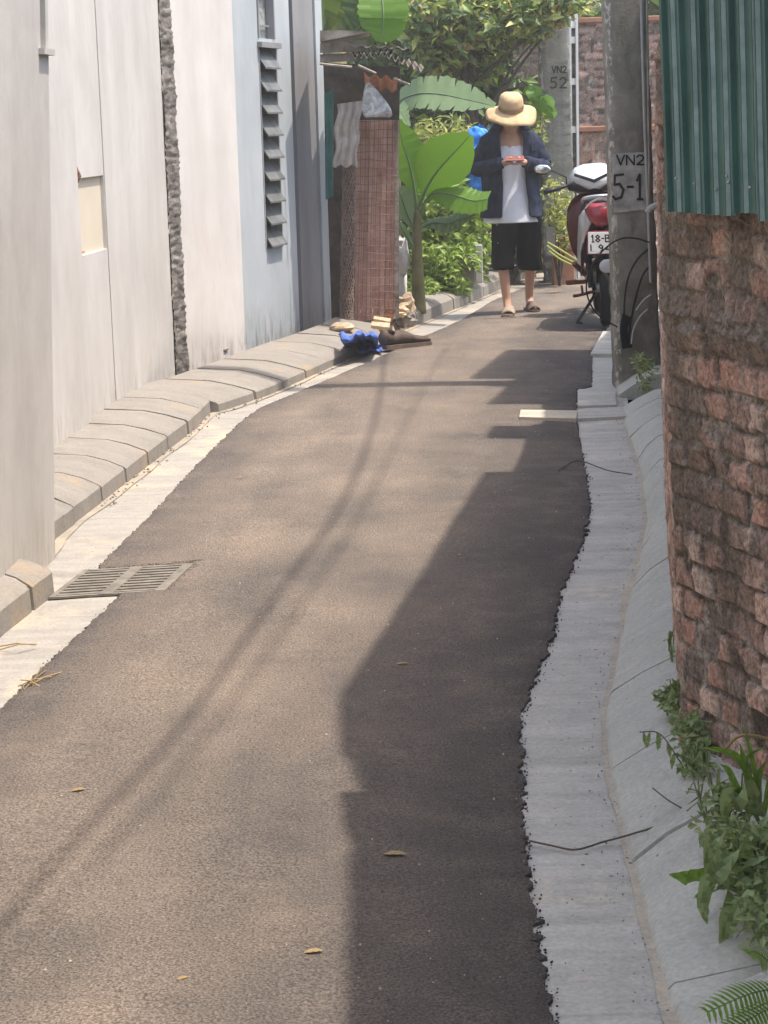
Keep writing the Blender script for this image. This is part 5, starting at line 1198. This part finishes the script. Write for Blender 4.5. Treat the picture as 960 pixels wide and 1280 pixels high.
# ------------------------------------------------------------------ weeds and ferns in the right foreground
def wp(x, y, z): return G(x, y, z)
def weed_mat(name, label, seeds, mat='weed', size=.03, n=120, rad=(.05, .07, .05), asp=.5):
    c0_ = wp(*seeds[0]); t = thing(name, label, 'weed', c0_, group='weeds at the foot of the brick wall'); b = MB(); s = MB()
    for q in seeds:
        c = wp(*q); leaf_cloud(b, n, tuple(c+Vector((0, 0, rad[2]*.5))), rad, size, asp)
        for k in range(5): e = c+Vector((random.uniform(-1, 1)*rad[0], random.uniform(-1, 1)*rad[1], random.uniform(0, rad[2]*1.3))); s.tube([c-Vector((0, 0, .03)), (c+e)/2+Vector((0, 0, .02)), e], .0018, 4)
    b.build('leaves', M[mat], t); s.build('stems', M['weed'], t); return t
weed_mat('weed_patch', 'small leafy weed tuft at the wall foot, farthest along the kerb', [(835, 880, .13), (846, 890, .13), (842, 868, .13)], size=.022, n=90, rad=(.025, .05, .025))
weed_mat('weed_patch', 'dense small leaved weeds along the wall foot above the grass blades', [(862, 920, .15), (866, 955, .14), (880, 960, .16), (875, 985, .14), (895, 985, .17), (885, 1015, .14), (910, 1010, .17), (925, 990, .18)], size=.022, n=150, rad=(.045, .06, .035))
weed_mat('weed_patch', 'tangled weeds under the drooping broad leaves', [(905, 1050, .13), (930, 1060, .16), (950, 1080, .15), (960, 1130, .12), (925, 1100, .12), (950, 1160, .12)], size=.026, n=130, rad=(.05, .07, .04))
weed_mat('weed_patch', 'small weed sprigs on the kerb under the wall edge', [(836, 800, .14), (840, 815, .13)], size=.018, n=45, rad=(.02, .05, .02))
weed_mat('weed_patch', 'bright weed clump at the foot of the numbered pole', [(800, 468, .2), (808, 458, .3), (806, 482, .12)], 'weed', .04, 80, (.06, .10, .09), .25)
def sprig(label, px, py, tx, ty, z, n=6, ls=.03, r=.0014):
    a = wp(px, py, z); c = wp(tx, ty, z); t = thing('leaf_sprig', label, 'sprig', a); s = MB(); q = spline([a, a.lerp(c, .5)+Vector((0, 0, .03)), c], 6); s.tube(q, r, 5); s.build('stem', M['bark'], t); b = MB()
    for k in range(n):
        p = q[int((k+.5)/n*(len(q)-1))]; blade(b, [p, p+Vector((.004*(-1)**k, 0, -ls*.5)), p+Vector((.006*(-1)**k, -.004, -ls))], [.001, ls*.18, .001], (1, .2, 0), .1)
    b.build('leaves', M['weed'], t)
sprig('thin sprig with small hanging leaves reaching over the kerb', 852, 955, 800, 915, .17, 7, .035)
def broad(label, base_, leaves, mat='weed', cat='broad-leaved plant'):
    r = thing('broadleaf_plant', label, cat, wp(*base_)); o0 = wp(*base_); st_ = MB()
    for pts, ws in leaves:
        P = [D(x, y, o0.y+dy) for x, y, dy in pts]; b = MB(); blade(b, P, ws, (.75, .35, .1), .25, .05, 0, 5); b.build('leaf', M[mat], r, smooth=True); st_.tube([o0+Vector((0, .02, -.02)), P[0]], .003, 5)
    st_.build('stem', M['weed'], r); return r
broad('plant with two long drooping pointed leaves over the kerb', (935, 1105, .12), [([(925, 1090, -.03), (905, 1083, -.08), (888, 1102, -.1), (880, 1135, -.1), (884, 1155, -.1)], [.002, .022, .020, .012, .001]), ([(945, 1075, 0), (925, 1065, -.05), (903, 1075, -.08), (888, 1098, -.09)], [.002, .022, .02, .001]),
       ([(950, 1130, 0), (925, 1122, -.05), (910, 1145, -.07), (905, 1180, -.08), (906, 1196, -.08)], [.002, .026, .022, .012, .001]), ([(920, 1048, 0), (905, 1045, -.03), (888, 1055, -.05), (884, 1085, -.06), (884, 1110, -.06)], [.002, .018, .016, .008, .001])])
broad('plant with pale flat leaves pointing left over the kerb', (930, 1110, .10), [([(905, 1098, 0), (880, 1095, -.03), (858, 1097, -.05), (836, 1093, -.06)], [.002, .016, .014, .001]), ([(905, 1108, 0), (890, 1116, -.03), (872, 1121, -.05), (866, 1123, -.05)], [.002, .010, .008, .001])], 'fern')
broad('clump of rounded leaves at the frame edge under the grass', (960, 1040, .14), [([(955, 1020, 0), (935, 995, -.03), (915, 1000, -.05), (905, 1025, -.05)], [.004, .03, .028, .004]), ([(960, 1090, 0), (942, 1065, -.03), (930, 1085, -.05), (925, 1120, -.05)], [.004, .034, .03, .004]), ([(965, 1060, 0), (955, 1040, -.03), (940, 1045, -.05), (930, 1060, -.05)], [.004, .03, .028, .004])], 'weed')
gr = thing('grass_clump', 'clump of long grass blades arching by the brick wall foot', 'grass clump', wp(940, 1020, .15)); yb0 = wp(940, 1020, .15).y
for pts, w in (([(945, 1020), (935, 970), (925, 930)], .008), ([(950, 1020), (948, 975), (958, 950)], .008), ([(945, 1000), (925, 950), (895, 937), (868, 935)], .007), ([(950, 990), (930, 955), (955, 935), (975, 935)], .007), ([(940, 1020), (922, 985), (910, 962), (900, 955)], .006), ([(955, 1020), (965, 970), (975, 950)], .008), ([(950, 1030), (935, 1000), (920, 985), (900, 1000)], .006), ([(952, 1010), (943, 960), (930, 905)], .005)):
    b = MB(); blade(b, [D(x, y, yb0-.03*i) for i, (x, y) in enumerate(pts)], [w*.6, w, w, w*.1], (1, .2, .1), .2, 0, 0, 5); b.build('blade', M['fern'], gr, smooth=True)
b = MB(); b.tube(spline([D(x, y, yb0-.05) for x, y in [(905, 938), (922, 921), (945, 920), (975, 930)]], 6), .0035, 5); tag(b.build('dry_stalk', M['dry'], origin=D(905, 938, yb0)), 'dry tan stalk arching above the grass at the wall foot', 'stalk')
def fern(label, base_, tips, Y, mat='fern'):
    r = thing('fern', label, 'fern', D(base_[0], base_[1], Y), group='ferns at the bottom right')
    for fr in tips:
        P = [D(x, y, Y-.03*i) for i, (x, y) in enumerate(fr)]; q = spline(P, 6); N = len(q); b = MB(); b.tube(q, .0013, 4); tot = sum((q[i+1]-q[i]).length for i in range(N-1))
        for i in range(2, N):
            t = (q[min(i+1, N-1)]-q[i-1]).normalized(); s = t.cross(Vector((0, -.6, .8))).normalized(); u = i/(N-1); L = tot*.17*math.sin(math.pi*min(1, (1-u)*.9+.1))**.8+.006
            for sg in (-1, 1):
                e = q[i]+(s*sg+t*.45).normalized()*L-Vector((0, 0, L*.15)); blade(b, [q[i], q[i].lerp(e, .5)+Vector((0, 0, .002)), e], [.0024, .0030, .0006], t, .1, 0, 0, 3)
        b.build('frond', M[mat], r)
yf_ = 2.95
fern('bright fern with a frond pointing left in the bottom right corner', (985, 1260), [[(985, 1235), (955, 1238), (925, 1247), (885, 1265)], [(985, 1260), (960, 1262), (935, 1275), (905, 1290)], [(990, 1225), (965, 1205), (945, 1190), (935, 1192)]], yf_)
fern('smaller fern frond beside the brick wall under the grass', (975, 1060), [[(985, 1035), (965, 1030), (945, 1032), (925, 1040)], [(985, 1060), (970, 1050), (950, 1048), (930, 1050)]], 4.1)
# twig across the gutter and kerb
tw = thing('twig', 'long thin bare twig lying across the right gutter and kerb', 'twig', wp(720, 1062, .01)); b = MB()
b.tube(spline([wp(662, 1051, .012), wp(690, 1057, .01), wp(720, 1062, .012), wp(755, 1052, .012), wp(788, 1043, .03), wp(830, 1028, .06), wp(875, 995, .11)], 6), .0022, 5); b.tube(spline([wp(852, 1010, .09), wp(835, 1000, .10), wp(816, 985, .10)], 5), .0015, 5); b.build('stem', M['bark'], tw)
b = MB(); b.tube(spline([wp(698, 588, .03), wp(722, 576, .02), wp(760, 588, .02), wp(790, 593, .03)], 6), .0025, 5); tag(b.build('twig', M['bark'], origin=wp(720, 580, .02)), 'short curved twig on the right gutter near the channel cover', 'twig')

# ------------------------------------------------------------------ litter: dry leaves, straw, grit, crumbs
def dleaf(px, py, z, ln, ang, label, mat='dry', w=.3):
    ln *= .7; c = wp(px, py, z+.003); t = Vector((math.cos(ang), math.sin(ang), 0)); b = MB(); blade(b, [c-t*ln/2, c-t*ln*.2+Vector((0, 0, .002)), c+t*ln*.2+Vector((0, 0, .003)), c+t*ln/2+Vector((0, 0, .002))], [.001, ln*w*.8, ln*w*.7, .001], (-t.y, t.x, 0), .15, .1); tag(b.build('dry_leaf', M[mat], origin=c), label, 'leaf', 'dry leaves on the road')
for q in ((98, 988, .02, .05, .3, 'yellow dry leaf on the sunny road, lower left'), (392, 1190, .02, .05, .1, 'tan dry leaf at the shadow edge near the bottom'), (228, 1224, .02, .035, .4, 'small tan dry leaf near the bottom left of the road'), (502, 830, .02, .05, .05, 'pale thin leaf at the shadow edge halfway down the road'), (600, 364, .02, .16, .2, 'tan dry leaf on the gutter left of the person'), (692, 366, .02, .20, .1, 'large tan dry leaf on the road right of the person'), (494, 1068, .02, .07, -.2, 'pale papery leaf in the shade low on the road'), (812, 695, .01, .03, .2, 'dark leaf on the right gutter halfway along', 'leafd'), (648, 352, .02, .16, 1.0, 'curled tan leaf on the kerb behind the person'), (300, 597, .02, .04, .1, 'tiny pale leaf on the sunny road near the left kerb')): dleaf(*q)
b = MB()
for k, (x0, y0, x1, y1) in enumerate(((0, 808, 44, 806), (0, 812, 46, 805), (22, 858, 64, 846), (30, 862, 58, 838), (34, 858, 78, 840), (26, 850, 50, 858), (40, 860, 52, 834))):
    b.tube([wp(x0, y0, .012), wp((x0+x1)/2, (y0+y1)/2-3, .03), wp(x1, y1, .014)], .0018, 4)
tag(b.build('straw_wisps', M['dry'], origin=wp(40, 850, 0)), 'wisps of dry straw on the lower left gutter', 'straw')
def grit(name, n, fx, mat, zf, smin, smax, seed=1, yr=(2.8, 11)):
    b = MB(); r = random.Random(seed)
    for k in range(n):
        Y = yr[0]+(yr[1]-yr[0])*r.random()**1.3; x = fx(Y, r); s = r.uniform(smin, smax); c = Vector((x, Y, zf+s*.3)); P = [c+Vector((r.uniform(.5, 1)*s*dx, r.uniform(.5, 1)*s*dy, r.uniform(.4, .9)*s*dz)) for dx, dy, dz in ((1, 0, 0), (0, 1, 0), (-1, 0, 0), (0, -1, 0), (0, 0, 1), (0, 0, -1))]
        b.add(P, [(0, 1, 4), (1, 2, 4), (2, 3, 4), (3, 0, 4), (1, 0, 5), (2, 1, 5), (3, 2, 5), (0, 3, 5)])
    return tag(b.build(name, M[mat]), None, None, None, 'stuff')
tag(grit('asphalt_crumbs', 1000, lambda Y, r: edgeR(Y)+r.gauss(.000, .009), 'tar', .003, .0012, .0048, 1, (2.8, 9)), 'loose black asphalt crumbs along the ragged right road edge', 'asphalt crumbs')
tag(grit('asphalt_crumbs', 500, lambda Y, r: edgeL(Y)+r.gauss(0, .008), 'tar', .003, .0012, .0040, 2, (3.5, 12)), 'loose asphalt crumbs along the left road edge', 'asphalt crumbs')
tag(grit('grit', 420, lambda Y, r: edgeL(Y)+(edgeR(Y)-edgeL(Y))*r.random(), 'mortar', .022, .0012, .0045, 3, (3, 14)), 'pale grit scattered over the road', 'grit')
tag(grit('grit', 320, lambda Y, r: footR(Y)-abs(r.gauss(0, .03)), 'rough', .003, .001, .004, 4, (3, 11)), 'dark grit gathered along the right kerb foot', 'grit')
tag(grit('grit', 140, lambda Y, r: edgeR(Y)+(footR(Y)-edgeR(Y))*r.random(), 'rough', .003, .001, .0030, 5, (3, 11)), 'sparse dark grit on the right gutter', 'grit')
tag(grit('grit', 160, lambda Y, r: footL2(Y)+abs(r.gauss(0, .03)), 'rough', .005, .002, .010, 6, (8, 14)), 'dark grit along the left kerb foot', 'grit')

# ------------------------------------------------------------------ slight haze down the lane
b = MB(); b.box((0, 45, 3.35), (304, 214, 9.1)); hz = b.build('haze', [])
hm_ = bpy.data.materials.new('haze'); hm_.use_nodes = True; n_ = hm_.node_tree; n_.nodes.clear()
o_ = n_.nodes.new('ShaderNodeOutputMaterial'); v_ = n_.nodes.new('ShaderNodeVolumePrincipled'); v_.inputs['Density'].default_value = .0035; v_.inputs['Color'].default_value = (.93, .93, .92, 1); v_.inputs['Anisotropy'].default_value = .2
n_.links.new(v_.outputs[0], o_.inputs['Volume']); hz.data.materials.append(hm_); hz['kind'] = 'stuff'; hz['label'] = 'thin pale haze in the air down the lane'
